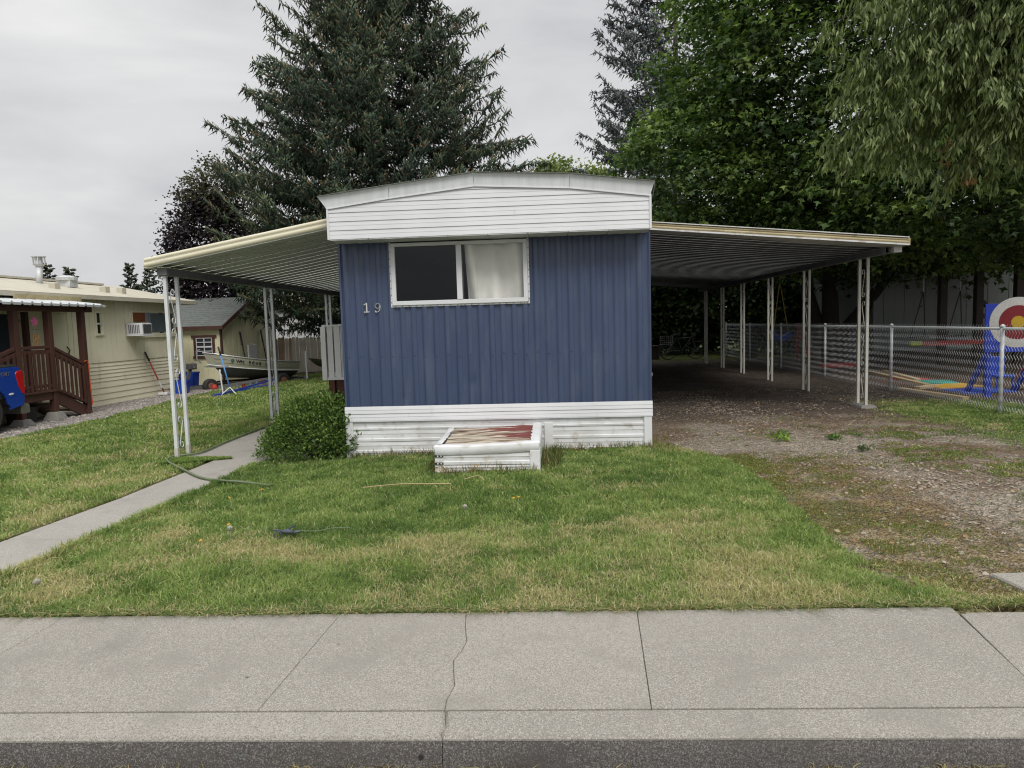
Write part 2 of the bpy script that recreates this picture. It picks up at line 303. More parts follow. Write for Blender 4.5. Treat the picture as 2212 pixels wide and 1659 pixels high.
# ------------------------------------------------------------------ ground
def gravel_left_edge(y): return np.interp(y, [-6, 2.65, 4.8, 8.2, 12.2, 16, 17, 30], [-8.6, -8.5, -8.38, -8.9, -9.2, -8.85, -8.2, -8.0])
def drive_edge(y): return np.interp(y, [-4.9, -4.55, -4.1, -3.2, -1.2, -.3, .24, .6], [3.3, 2.95, 2.6, 2.57, 2.57, 2.3, 1.95, 1.8])
def zones(x, y):
    """lawn (0..1 cover), gravel, colour of the bare ground"""
    x = np.asarray(x, float); y = np.asarray(y, float)
    w = (fbm(x*2.2, y*2.2, 3)-.5)*.55
    front = sm(-.10, .10, drive_edge(y)-x+w*.6)*(y < .35)
    patio = ((x > -4.0+w*.15) & (x < -1.8) & (y > -.1) & (y < 6.6)) | ((x > -3.57+w*.12) & (x < -2.86) & (y < 0))
    left = (x > gravel_left_edge(y)+w*.6)*(x < -1.8)
    lawn = np.where(x < -1.84, left*1., front*1.)
    lawn = np.where(patio, 0, lawn)
    # driveway cover in patches
    d = (x > 1.84) & (lawn < .5)
    pt = fbm(x*1.3, y*2.2, 21)+.10*sm(4.4, 5.6, x); lush = sm(.46, .66, pt)*sm(.42, .62, fbm(x*7, y*9, 23))*.8
    tracks = np.exp(-((x-4.05+.12*(y+2))/.32)**2)
    lush = lush*(1-.85*tracks)
    lush = lush*(1-sm(.8, 2.6, y))
    edge = sm(1.5, .05, x-drive_edge(y)+w*1.6)*.75*(y < -.5)*sm(.36, .6, fbm(x*6, y*8, 24))
    strip = sm(.12, 0, y-swb(x)-.08)*.9*(x < 5)
    rgt = sm(5.5, 6.2, x+w*1.2)*sm(4.2, 2.6, y)*(y > -1.2)*.9
    cov = np.clip(np.maximum.reduce([lush, edge, strip, rgt]), 0, 1)
    lawn = np.where(d, cov*(x < 7.9), lawn)
    back = (y > 17)*1.; lawn = np.maximum(lawn, back*(x > -8)*.0)
    return lawn
def dryness(x, y):
    a = fbm(x*.75+4, y*1.1, 5); b = fbm(x*3.1, y*3.1, 8)
    near = sm(-2.6, -4.2, y)*.24*(x > -3)                # scorched strip along the sidewalk
    lf = np.where(x < -3.4, .06+.16*np.exp(-((y-.9-(x+5)*.15)/.7)**2), 0)
    return np.clip((a-.54)*2.0+(b-.5)*1.5+(fbm(x*8, y*8, 9)-.5)*.9+near*1.5+lf*.8+.03, 0, 1)
xs = np.concatenate([[-400, -120, -50, -25, -16, -13], np.arange(-11, 9.5, .11), [10, 11, 12.5, 15, 20, 30, 60, 150, 400]])
ys = np.concatenate([[-120, -30, -10, -5.2, -4.96], np.arange(-4.84, 9, .11), np.arange(9.2, 20, .4), [21, 23, 26, 30, 36, 50, 80, 150, 400, 900]])
X, Y = np.meshgrid(xs, ys); x, y = X.ravel(), Y.ravel()
z = terr(x, y)+(fbm(x*2.3, y*2.3, 1)-.5)*.035*(np.abs(x) < 12)
z = np.where(y < swb(x)-.05, -.30, z-.012); z = np.where((np.abs(x) < 1.8) & (y > .2), z-.1, z)
lawn = zones(x, y); dr = dryness(x, y)
soil = np.array([.085, .068, .042]); green = np.array([.075, .105, .028]); thatch = np.array([.24, .205, .115])
col = soil[None]*(1-lawn[:, None])+((1-dr)[:, None]*green+dr[:, None]*thatch)*lawn[:, None]
g = fbm(x*1.4, y*1.4, 31); gr = np.array([.25, .217, .172]); br = np.array([.15, .107, .073])
track = np.exp(-((x-4.05+.12*(y+2))/.42)**2)*(y < 1.2)
gm = np.clip(sm(.42, .68, g)+track*.7+(fbm(x*6, y*9, 32)-.5)*1.3, 0, 1)
gcol = gr*gm[:, None]+br*(1-gm)[:, None]
moss = sm(1.3, .4, np.abs(x-drive_edge(y)-.3)+(fbm(x*4, y*4, 44)-.5))*(y < -.7)*.55*sm(.3, .65, fbm(x*7, y*9, 45)); gcol = gcol*(1-moss[:, None])+np.array([.20, .14, .045])*moss[:, None]
under = sm(1.3, 3.0, y)*(x > 1.8); gcol = gcol*(1-under[:, None])+(np.array([.088, .071, .058])*(.6+.8*fbm(x*5, y*7, 33))[:, None])*under[:, None]  # ground darkened under the carport: the roof's shade put into the colour
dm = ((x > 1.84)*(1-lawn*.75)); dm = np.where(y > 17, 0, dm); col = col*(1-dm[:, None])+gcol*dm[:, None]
lm = (x < gravel_left_edge(y)+(fbm(x*3, y*3, 41)-.5)*.4)*(x > -14)*(y < 17)*1.; gl_ = np.array([.27, .245, .225])*(.8+.35*fbm(x*3, y*3, 9))[:, None]; col = col*(1-lm[:, None])+gl_*lm[:, None]
far = sm(16, 18, y)*(x > -8); col = col*(1-far[:, None])+np.array([.09, .11, .03])*far[:, None]
pg = (x > 7.6)*(y > 4)*(y < 14); col = np.where((pg > 0)[:, None], np.array([.12, .085, .065])*(.7+.6*fbm(x*3, y*3, 12))[:, None], col)
nx = len(xs); idx = np.arange(len(x)).reshape(len(ys), nx)
F = np.stack([idx[:-1, :-1], idx[:-1, 1:], idx[1:, 1:], idx[1:, :-1]], -1).reshape(-1, 4)
gm_, t, b = principled('ground_cover'); n = t.nodes.new; l = t.links.new
a = n('ShaderNodeAttribute'); a.attribute_name = 'Col'; gg = n('ShaderNodeNewGeometry')
vo = n('ShaderNodeTexVoronoi'); vo.inputs['Scale'].default_value = 85; l(gg.outputs['Position'], vo.inputs['Vector']); sp = n('ShaderNodeSeparateXYZ'); l(vo.outputs['Color'], sp.inputs[0])
n1 = n('ShaderNodeTexNoise'); n1.inputs['Scale'].default_value = 14; n1.inputs['Detail'].default_value = 6; l(gg.outputs['Position'], n1.inputs['Vector'])
m1 = n('ShaderNodeMapRange'); m1.inputs['To Min'].default_value = .3; m1.inputs['To Max'].default_value = 1.8; l(sp.outputs[0], m1.inputs['Value'])
m2 = n('ShaderNodeMapRange'); m2.inputs['From Min'].default_value = .25; m2.inputs['From Max'].default_value = .75; m2.inputs['To Min'].default_value = .6; m2.inputs['To Max'].default_value = 1.35; l(n1.outputs['Fac'], m2.inputs['Value'])
mu = n('ShaderNodeMath'); mu.operation = 'MULTIPLY'; l(m1.outputs[0], mu.inputs[0]); l(m2.outputs[0], mu.inputs[1])
vs = n('ShaderNodeVectorMath'); vs.operation = 'SCALE'; l(a.outputs['Color'], vs.inputs[0]); l(mu.outputs[0], vs.inputs['Scale']); l(vs.outputs[0], b.inputs['Base Color']); b.inputs['Roughness'].default_value = .95; b.inputs['Specular IOR Level'].default_value = .15
bp = n('ShaderNodeBump'); bp.inputs['Strength'].default_value = .8; bp.inputs['Distance'].default_value = .02; l(vo.outputs['Distance'], bp.inputs['Height']); l(bp.outputs[0], b.inputs['Normal'])
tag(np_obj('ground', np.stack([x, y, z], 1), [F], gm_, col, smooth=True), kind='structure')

# road, kerb, sidewalk
rd = MB(); rd.add([(-400, -60, -.124), (400, -60, -.124), (400, -5.8+SW*400, -.124), (-400, -5.8-SW*400, -.124)], [(0, 1, 2, 3)]); tag(rd.build('road', asph), kind='structure')
def slab_mb(poly, z0, z1, ch=.003, tilt=None):
    n = len(poly); P = [Vector((px, py)) for px, py in poly]; area = sum(P[i].x*P[(i+1) % n].y-P[(i+1) % n].x*P[i].y for i in range(n))
    if area < 0: P.reverse()
    ins = []
    for i in range(n):
        e1 = (P[i]-P[i-1]).normalized(); e2 = (P[(i+1) % n]-P[i]).normalized(); nn = Vector((-e1.y-e2.y, e1.x+e2.x))
        nn = nn.normalized() if nn.length > 1e-6 else Vector((-e1.y, e1.x)); ins.append(P[i]+nn*ch)
    zt = (lambda p: z1) if tilt is None else (lambda p: tilt(p.x, p.y))
    mb = MB(); mb.v = [(p.x, p.y, zt(p)+z0-z1) for p in P]+[(p.x, p.y, zt(p)-ch) for p in P]+[(p.x, p.y, zt(p)) for p in ins]
    mb.f = [(i, (i+1) % n, n+(i+1) % n, n+i) for i in range(n)]+[(n+i, n+(i+1) % n, 2*n+(i+1) % n, 2*n+i) for i in range(n)]+[tuple(range(2*n, 3*n))]
    return mb
swalk = struct('sidewalk'); G = .0013
def by(v): return swb(v)
def jy(v): return -5.69+SW*v
def ky(v): return -5.872+SW*v
crack = [(.215, 0), (.235, .2), (.262, .36), (.25, .47), (.225, .56), (.238, .66), (.262, .8), (.246, .92), (.25, 1.0)]
J = [-9.8, -8.2, -6.66, -5.1, -3.54, -1.98, -.46, 1.12, 2.74, 4.3, 5.9, 7.5, 9.1]
for i in range(len(J)-1):
    a, b_ = J[i]+G, J[i+1]-G; sk = -.05; sl_ = -.12 if i == 8 else sk; sr_ = -.12 if i == 7 else sk
    if i == 8: a += .011
    T0, T1 = (a, by(a)), (b_, by(b_)); B0, B1 = (a+sl_, jy(a)+G), (b_+sr_, jy(b_)+G)
    drop = -.018 if i >= 8 else 0
    if abs(J[i]+.46) < .01:
        cr = [(cx, by(cx)+(jy(cx)-by(cx))*ct+(G if ct == 1 else 0)) for cx, ct in crack]
        slab_mb([T0]+[(c[0]-.0009, c[1]) for c in cr]+[B0], -.15, 0).build('slab', conc, swalk)
        slab_mb([(c[0]+.0009, c[1]) for c in cr][::-1]+[T1, B1], -.15, 0).build('slab', conc, swalk)
    else:
        k = .03 if i == 8 else 0
        slab_mb([(T0[0]+k*.4, T0[1]-k), (T1[0], T1[1]-k), B1, B0], -.15+drop, drop).build('slab', conc, swalk)
kerb = struct('kerb')
kc = [(.255, 0), (.262, .35), (.272, .6), (.258, .8), (.27, 1)]
for s_, a, b_ in ((0, -9.8, None), (1, None, 9.1)):
    cr = [(c, jy(c)-.004+(ky(c)-jy(c)+.004)*t_) for c, t_ in kc]
    if s_ == 0: poly = [(a, jy(a)-.004)]+[(c[0]-.0009, c[1]) for c in cr]+[(a, ky(a))]
    else: poly = [(c[0]+.0009, c[1]) for c in cr][::-1]+[(b_, jy(b_)-.004), (b_, ky(b_))]
    kt = slab_mb(poly, -.02, -.001, .012).build('kerb_top', conc, kerb)
    fa, fb = (a, .2688) if s_ == 0 else (.2712, b_)
    rows = []
    for xx in np.arange(fa, fb+.001, (fb-fa)/60):
        w1 = float(fbm(xx*6, 3, 51)-.5)*.012
        rows.append([(xx, ky(xx)+.004, -.017), (xx, ky(xx)-.002+w1*.4, -.03), (xx, ky(xx)-.012+w1, -.09), (xx, ky(xx)-.016+w1, -.20)])
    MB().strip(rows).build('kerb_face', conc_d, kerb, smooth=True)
# front walk
walk = struct('front_walk')
wy = [-4.72, -3.35, -1.95, -.75, -.02]
for i in range(4):
    slab_mb([(-3.5, wy[i]+.006), (-2.85+.01*(i % 2), wy[i]+.006), (-2.85, wy[i+1]-.006), (-3.5, wy[i+1]-.006)], -.1, .012, .008, tilt=lambda px, py: tz(px, py)+.012).build('slab', conc_w, walk)
for (a, b_, c, d) in ((-3.98, -2.35, .0, 1.5), (-3.98, -2.35, 1.5, 3.0), (-3.98, -2.35, 3.0, 4.5), (-3.98, -2.35, 4.5, 6.0)):
    slab_mb([(a, c+G), (b_, c+G), (b_, d-G), (a, d-G)], -.1, .012, .008, tilt=lambda px, py: tz(px, py)+.012).build('slab', conc_w, walk)
slab_mb([(3.19, -4.24), (3.9, -4.20), (3.9, -4.52), (3.24, -4.52)], -.08, .015, .01).build('slab', conc, struct('driveway_patch'))

# ------------------------------------------------------------------ the blue mobile home
home = thing('mobile_home', 'blue corrugated mobile home with white gable front, white skirting and wide front window', 'mobile home', (0, 0, -.05))
HW = 1.83; HL = 17.0; Z0, Z1 = .57, 2.535
def ribp(x):
    f = ((x+1.80)/.1335) % 1.0
    return -.024*float(sm(.0, .14, f)*(1-sm(.44, .60, f)))
def sheet(x0, x1, z0, z1, off=0., name='siding_sheet', seed=0):
    cols = np.unique(np.round(np.concatenate([np.arange(x0, x1, .0125), [x1]]), 4)); rows = []
    for zz in np.linspace(z0, z1, 26):
        ln = []
        for xx in cols:
            w = float(fbm(xx*1.3+seed, zz*.9, 61)-.5)*.010+float(fbm(xx*7, zz*2.3, 62)-.5)*.0035
            dent = -.010*math.exp(-(((xx+.28)/.05)**2+((zz-.83)/.06)**2))-.009*math.exp(-(((xx+1.1)/.05)**2+((zz-.66)/.04)**2))
            ln.append((xx, ribp(xx)+w-off-dent, zz))
        rows.append(ln)
    return MB().strip(rows).build(name, blue, home, smooth=True)
sheet(-HW, -1.195, Z0, Z1+.01, .0); sheet(-1.195, -.93, Z0, 1.80, .0); sheet(-.93, 0.01, Z0, 1.80, .003); sheet(.01, .405, Z0, 1.80, 0.); sheet(.405, .995, Z0, Z1+.01, .0); sheet(.995, HW, Z0, Z1+.01, .004)
sc_ = MB()
for i in range(27):
    xx = -1.76+i*.1335; zz = 1.17+.015*math.sin(i*2.3)
    if -HW < xx < HW: sc_.tube([(xx, ribp(xx)-.001, zz), (xx, ribp(xx)-.009, zz)], [.009, .005], 6)
tag(sc_.build('screw_heads', blue, home), kind='stuff')
for sgn in (-1, 1):
    rows = [[(sgn*(HW-.004+.012*(k % 2)), .02+k*.07, zz) for k in range(int(HL/.07))] for zz in (Z0-.1, Z1+.1)]
    MB().strip(rows).build('side_siding', blue, home)
    MB().box((sgn*HW-.012, -.016, Z0), (sgn*HW+.012, .03, Z1)).build('corner_trim', blue, home)
MB().box((-HW, HL-.05, -.1), (HW, HL, 2.9)).build('rear_wall', blue, home)
# gable front: trim lines measured left to right
FY = -.36
tx = [-1.83, -1.115, -.145, .917, 1.80]; tbz = [2.872, 2.962, 3.062, 2.998, 2.882]
ux = [-1.925, -1.115, -.155, .920, 1.845]; utz = [3.012, 3.108, 3.208, 3.152, 3.032]
def gtop(x): return float(np.interp(x, tx, tbz))
k = 0
zz = Z1
while zz < 3.06:
    xsg = np.unique(np.concatenate([np.linspace(-1.83, 1.80, 60), tx])); xsg = [v for v in xsg if gtop(v)+.03 > zz]
    if len(xsg) > 2:
        prof = [(0, .0), (0, -.0095), (.046, -.005), (.049, -.006), (.052, -.0065), (.1, -.001), (.1, .0)]
        rows = [[(v, FY+dy+float(fbm(v*1.5, zz*3, 71)-.5)*.004, min(zz+dz, gtop(v)+.03)) for v in xsg] for dz, dy in prof]
        MB().strip(rows).build('gable_plank', white, home)
    zz += .0995; k += 1
for sgn, xe in ((-1, -1.83), (1, 1.80)):
    MB().box((xe-.012, FY-.018, Z1-.004), (xe+.012, FY+.03, gtop(xe)+.02)).build('corner_trim', white, home)
    MB().box((xe-.006, FY+.03, Z1), (xe+.006, .06, gtop(xe)+.02)).build('gable_return', white, home)
sf = MB()
for i in range(8): sf.box((-1.822+i*.4525, FY-.004, Z1-.012), (-1.822+(i+1)*.4525-.006, .02, Z1-.001))
sf.build('soffit', white_w, home)
for i in range(4):
    a0, a1, b0, b1 = tx[i]+.002, tx[i+1]-.002, ux[i]+.002, ux[i+1]-.002; mb = MB()
    if i == 0: a0 -= .01
    vs = [(a0, FY-.012, tbz[i]), (a1, FY-.012, tbz[i+1]), (b1, FY-.03, utz[i+1]), (b0, FY-.03, utz[i]),
          (a0, FY+.03, tbz[i]), (a1, FY+.03, tbz[i+1]), (b1, FY+.03, utz[i+1]), (b0, FY+.03, utz[i])]
    mb.add(vs, [(0, 1, 2, 3), (3, 2, 6, 7), (4, 7, 6, 5), (0, 4, 5, 1), (0, 3, 7, 4), (1, 5, 6, 2)]).build('roof_trim', trim_w, home)
    MB().beam((a0, FY-.018, tbz[i]+.004), (a1, FY-.018, tbz[i+1]+.004), .01, .012).build('drip_lip', white, home)
    MB().add([(b0, FY-.07, utz[i]+.004), (b1, FY-.07, utz[i+1]+.004), (b1, HL, utz[i+1]+.004), (b0, HL, utz[i]+.004)], [(0, 1, 2, 3)]).build('roof_sheet', trim_w, home)
for sgn, xe, zb_, zt_ in ((-1, -1.925, 2.872, 3.012), (1, 1.845, 2.882, 3.032)):
    MB().add([(sgn*1.835, FY, zb_), (xe, FY-.07, zt_), (xe, HL, zt_), (sgn*1.835, HL, zb_)], [(0, 1, 2, 3)]).build('side_roof_trim', trim_w, home)
# skirting
def lap(x0, x1, z0, z1, y, prof, mt, name, parent, wav=.006, seed=0, cols=40):
    rows = [[(v, y+dy+float(fbm(v*1.7+seed, z0*5+dz*3, 81)-.5)*wav, z0+(z1-z0)*dz) for v in np.linspace(x0, x1, cols)] for dz, dy in prof]
    return MB().strip(rows).build(name, mt, parent)
lapp = [(0, 0), (0, -.010), (.45, -.005), (.5, -.0075), (1, 0)]
for i, (za, zb_) in enumerate(((.40, .485), (.485, .572))): lap(-1.845, 1.845, za, zb_, -.035, lapp, white, 'skirt_band', home, .002)
MB().box((-1.845, -.046, .388), (1.845, -.01, .398)).build('skirt_lip', white, home)
zz = -.14; i = 0
prow = [(0, 0), (0, -.012), (.2, -.013), (.24, 0.), (.60, -.002), (.62, -.006), (1, -.002)]
while zz < .385:
    z2 = min(zz+.142, .388); lap(-1.79, 1.77, zz, z2, -.014, prow, white_w, 'skirt_plank', home, .012, seed=i*3); zz += .142; i += 1
for xe in (-1.80, 1.79): MB().box((xe-.045, -.04, -.14), (xe+.045, -.006, .387)).build('skirt_post', white, home)
MB().box((.565, -.038, -.14), (.665, -.008, .33)).build('skirt_post', white_w, home)
for sgn in (-1, 1): MB().box((sgn*1.80, .02, -.14), (sgn*1.835, HL, .57)).build('side_skirting', white_w, home)
# window
wx0, wx1, wz0, wz1, wm = -1.205, .412, 1.775, 2.505, -.392
win = MB(); FW = .05
for a, b_ in (((wx0, -.045, wz0), (wx1, -.004, wz0+FW)), ((wx0, -.045, wz1-FW*.8), (wx1, -.004, wz1)), ((wx0, -.045, wz0+FW), (wx0+FW, -.004, wz1-FW*.8)), ((wx1-FW, -.045, wz0+FW), (wx1, -.004, wz1-FW*.8))): win.box(a, b_)
wo_ = win.build('window', white, home, bev=.004)
fl = MB()
for a, b_ in (((wx0-.02, -.028, wz0-.02), (wx1+.02, -.006, wz0-.002)), ((wx0-.02, -.028, wz0), (wx0-.002, -.006, wz1+.012)), ((wx1+.002, -.028, wz0), (wx1+.02, -.006, wz1+.012))): fl.box(a, b_)
fl.build('flange', white_w, wo_)
scw = MB()
for i in range(20): scw.box((wx0+.03+i*.083, -.031, wz0-.016), (wx0+.04+i*.083, -.027, wz0-.008))
for i in range(9): scw.box((wx0-.016, -.031, wz0+.03+i*.085), (wx0-.008, -.027, wz0+.042+i*.085)); scw.box((wx1+.008, -.031, wz0+.03+i*.085), (wx1+.016, -.027, wz0+.042+i*.085))
tag(scw.build('screw_heads', steel_d, wo_), kind='stuff')
MB().box((wm-.032, -.05, wz0+FW+.001), (wm+.032, -.006, wz1-FW*.8-.001)).build('mullion', white, wo_, bev=.003)
MB().box((wm+.033, -.03, wz0+FW+.002), (wm+.045, -.008, wz1-.042)).build('sash_edge', steel_d, wo_)
MB().add([(wx0+FW, -.02, wz0+FW), (wm-.032, -.02, wz0+FW), (wm-.032, -.02, wz1-.04), (wx0+FW, -.02, wz1-.04)], [(0, 1, 2, 3)]).build('pane', GL, wo_)
MB().add([(wm+.032, -.02, wz0+FW), (wx1-FW, -.02, wz0+FW), (wx1-FW, -.02, wz1-.04), (wm+.032, -.02, wz1-.04)], [(0, 1, 2, 3)]).build('pane', GL, wo_)
cu = MB(); rows = []
for zz in np.linspace(wz0+.02, wz1-.02, 16):
    rows.append([(v+.03*(wz1-zz)*(v < -.2), .075+.030*math.sin(v*24+zz*2)+.035*math.sin(v*9+zz*3)+.07*float(fbm(v*4, zz*2.5, 91)-.5), zz) for v in np.linspace(wm+.06, wx1-.01, 70)])
cu.strip(rows).build('curtain', curtain, wo_, smooth=True)
rm = MB(); rx0, rx1, ry1, rz0, rz1 = wx0-.4, wx1+.4, 2.6, .7, wz1+.02
rm.add([(rx0, .02, rz0), (rx1, .02, rz0), (rx1, ry1, rz0), (rx0, ry1, rz0), (rx0, .02, rz1), (rx1, .02, rz1), (rx1, ry1, rz1), (rx0, ry1, rz1)], [(0, 1, 2, 3), (4, 7, 6, 5), (3, 2, 6, 7), (0, 3, 7, 4), (1, 5, 6, 2)]).build('room', dark_in, home)
# house number 19, serif numerals
def stroke(mb, pts, w, y0, y1, ox, oz, s):
    for (p, q) in zip(pts[:-1], pts[1:]):
        p = Vector((p[0], p[1])); q = Vector((q[0], q[1])); d = (q-p).normalized()*w*.3; nn = Vector((-(q-p).y, (q-p).x)).normalized()*w/2; p = p-d; q = q+d
        c = [p+nn, q+nn, q-nn, p-nn]
        mb.prism([(ox+v.x*s, oz+v.y*s) for v in c], lambda u, v, t_: (u, t_, v), y0, y1)
one = MB(); stroke(one, [(.5, 0), (.5, 1)], .14, -.03, -.018, -1.575, 1.705, .108); stroke(one, [(.2, .04), (.8, .04)], .09, -.031, -.019, -1.575, 1.705, .108); stroke(one, [(.5, .98), (.22, .84)], .09, -.0305, -.0185, -1.575, 1.705, .108)
num_m = M('dull_white_numeral', (.52, .52, .50), None, 6, .5); one.build('house_number', num_m, home)
nine = MB(); arc = [(.45+.27*math.cos(a), .69+.26*math.sin(a)) for a in np.linspace(-.3, 2*PI-.3, 17)]
stroke(nine, arc, .10, -.03, -.018, -1.437, 1.703, .108); stroke(nine, [(.73, .70), (.72, .42), (.62, .16), (.42, .03), (.22, .05)], .10, -.031, -.019, -1.437, 1.703, .108); stroke(nine, [(.22, .05), (.20, .15)], .12, -.0305, -.0185, -1.437, 1.703, .108)
nine.build('house_number', num_m, home)
bk = MB().box((1.84, -.02, .86), (1.85, 0, .9)).build('hook', chrome, home)

# ------------------------------------------------------------------ awning and carport
def pans(parent, xa, za, xb, zb, y0, y1, mt, wd=.3, name='roof_pan'):
    k = int(round((y1-y0)/wd)); prof = []
    for j in range(3):
        b0 = j*wd/3; prof += [(b0+.004, 0), (b0+.052, 0), (b0+.062, .011), (b0+.088, .011)]
    prof = prof+[(wd+.002, .003)]
    s = (zb-za)/(xb-xa); o = wl(parent)
    mb = MB().strip([[(xx, y0+u, za+(xx-xa)*s+v-.004*math.sin(PI*(xx-xa)/(xb-xa))*3) for u, v in prof] for xx in np.linspace(xa, xb, 9)])
    first = mb.build(name, mt, parent)
    for i in range(1, k):
        c = copy(first, parent, (0, i*wd, 0))
def post(parent, x, y, zb, zt, mt, sp=.27, foot=None):
    p = thing('post', None, None, (x-wl(parent).x, y-wl(parent).y, zb-wl(parent).z)); p.parent = parent; tag(p)
    for q in (0, sp):
        MB().box((x-.021, y+q-.021, zb), (x+.021, y+q+.021, zt)).build('leg', mt, p, bev=.003)
        if foot: MB().box((x-.023, y+q-.023, zb), (x+.023, y+q+.023, zb+.16)).build('sleeve', foot, p)
    h = (zt-zb); c = y+sp/2
    for i, (f0, f1) in enumerate(((.06, .24), (.28, .50), (.54, .72), (.74, .93))):
        za, zc = zb+h*f0, zb+h*f1; sg = 1 if i % 2 else -1; pts = []; hh = zc-za
        for t_ in np.linspace(0, 1, 8): a = PI*1.6*t_; pts.append((x, c+sg*(.02+.05*(1-t_*.55)*-math.cos(a)), zc-.05+.05*math.sin(a)*(1-t_*.5)-(0)))
        pts = pts[::-1]
        for t_ in np.linspace(.1, .9, 5): pts.append((x, c+sg*(-.05+.10*t_)*1.0, zc-.05-(hh-.1)*t_))
        for t_ in np.linspace(0, 1, 8): a = PI*1.6*t_; pts.append((x, c-sg*(-.05*math.cos(a)*(1-t_*.5)), za+.05-.05*math.sin(a)*(1-t_*.5)))
        ob = MB().tube(pts, .006, 5).build('scroll', mt, p, smooth=True); ob.scale = (1, 1, 1)
    return p
aw = thing('awning', 'sloping patio awning with cream rolled front edge on the left of the blue home', 'awning', (-3, 0, 0))
pans(aw, -1.845, 2.755, -4.16, 2.345, .03, 9.03, pan)
def rolled(parent, xa, za, xb, zb, y, mt, name, hs=1.2):
    prof = [(u, v*hs) for u, v in [(.015, .105), (-.012, .10), (-.026, .085), (-.024, .068), (-.010, .058), (-.026, .046), (-.030, .028), (-.022, .012), (-.004, .0), (.015, .0)]]
    return MB().strip([[(xx, y+u, za+(xx-xa)*(zb-za)/(xb-xa)+v) for u, v in prof] for xx in np.linspace(xa, xb, 14)]).build(name, mt, parent, smooth=True)
rolled(aw, -1.80, 2.735, -4.235, 2.318, 0, cream_al, 'front_fascia')
MB().beam((-1.8, .012, 2.732), (-4.23, .012, 2.316), .03, .008).build('fascia_lip', white, aw)
MB().add([(-4.165, 0, 2.32), (-4.235, -.02, 2.318), (-4.235, -.02, 2.42), (-4.165, .02, 2.425), (-4.165, 9, 2.32), (-4.235, 9, 2.318), (-4.235, 9, 2.42), (-4.165, 9, 2.425)], [(0, 1, 2, 3), (0, 4, 5, 1), (1, 5, 6, 2), (2, 6, 7, 3), (0, 3, 7, 4)]).build('side_gutter', cream_al, aw)
MB().box((-4.14, .08, 2.235), (-4.02, 9.0, 2.325)).build('beam', grey_beam, aw)
for yy in (.14, 3.14, 6.25): post(aw, -4.08, yy, tz(-4.08, yy)-.02, 2.234, postw, .27, postc)
cp = thing('carport', 'long carport roof on six white scroll posts at the right of the blue home', 'carport', (4, 2, 0))
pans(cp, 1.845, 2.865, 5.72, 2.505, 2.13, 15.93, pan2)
rolled(cp, 1.84, 2.862, 5.75, 2.487, 2.1, cream_al2, 'front_fascia', .8); MB().beam((1.84, 2.078, 2.853), (5.75, 2.078, 2.478), .03, .022).build('fascia_lip', white_w, cp)
MB().beam((1.84, 2.085, 2.955), (5.75, 2.085, 2.58), .05, .012).build('fascia_lip', white_w, cp)
rows = []
for xx in np.linspace(1.85, 5.7, 30):
    s_ = .03*math.exp(-((xx-4.4)/.5)**2); zz = 2.845-(xx-1.84)*.0959
    rows.append([(xx, 2.11, zz-.002), (xx, 2.2, zz-.012-s_), (xx, 2.36, zz-.008-s_*.6), (xx, 2.5, zz+.004)])
MB().strip(rows).build('buckled_edge_sheet', pan, cp, smooth=True)
MB().add([(5.72, 2.1, 2.475), (5.78, 2.1, 2.47), (5.78, 2.1, 2.57), (5.72, 2.1, 2.58), (5.72, 15.9, 2.475), (5.78, 15.9, 2.47), (5.78, 15.9, 2.57), (5.72, 15.9, 2.58)], [(0, 1, 2, 3), (0, 4, 5, 1), (1, 5, 6, 2), (2, 6, 7, 3), (0, 3, 7, 4)]).build('side_gutter', cream_al2, cp)
bm_ = MB()
for a, b_ in (((5.54, 2.33, 2.385), (5.545, 15.8, 2.475)), ((5.655, 2.33, 2.385), (5.66, 15.8, 2.475)), ((5.545, 2.33, 2.385), (5.655, 15.8, 2.39)), ((5.545, 2.33, 2.47), (5.655, 15.8, 2.475))): bm_.box(a, b_)
bm_.build('beam', grey_beam, cp)
MB().box((5.63, 2.26, 2.39), (5.74, 2.45, 2.47)).build('beam_bracket', white_w, cp)
for yy in (3.04, 5.58, 7.9, 10.28, 12.5, 14.78): post(cp, 5.6, yy, tz(5.6, yy)-.03, 2.384, postc, .3)
ft = MB()
pts = [(5.47, 2.90), (5.70, 2.86), (5.76, 3.1), (5.72, 3.44), (5.48, 3.40)]
slab_mb(pts, -.1, .075, .03).build('footing', conc_b, cp)
for xa, ya, n_ in ((3.0, 4.0, 6), (3.9, 3.4, 4)): pass

# ------------------------------------------------------------------ white box with the worn red lid
bx = thing('utility_box', 'low white metal-clad box with rotten red board lid against the skirting', 'box', (0, -.6, 0))
bl, br_, bf, bb = -.565, .525, -1.14, -.06
def ztop(x, y): return .262+(y-bf)*.035+.03*(x-bl)/(br_-bl)-.012*math.sin(PI*(x-bl)/(br_-bl))*(y < bf+.2)
nb = 6
for i in range(nb):
    y0 = bf+.10+i*(bb-bf-.14)/nb; y1 = y0+(bb-bf-.14)/nb-.008; rows = []
    for yy, dz in ((y0, -.02), (y0, 0), (y0+.02, .004), ((y0+y1)/2, -.002), (y1-.02, .004), (y1, 0), (y1, -.02)):
        rows.append([(xx, yy+float(fbm(xx*6, i*3., 101)-.5)*.012, ztop(xx, yy)-.012+dz+float(fbm(xx*4, i*7.+yy*9, 102)-.5)*.034) for xx in np.linspace(bl+.07, br_-.07, 34)])
    MB().strip(rows).build('lid_board', lidm, bx)
MB().box((bl+.05, bf+.05, .1), (br_-.05, bb, .215)).build('core', rotw, bx)
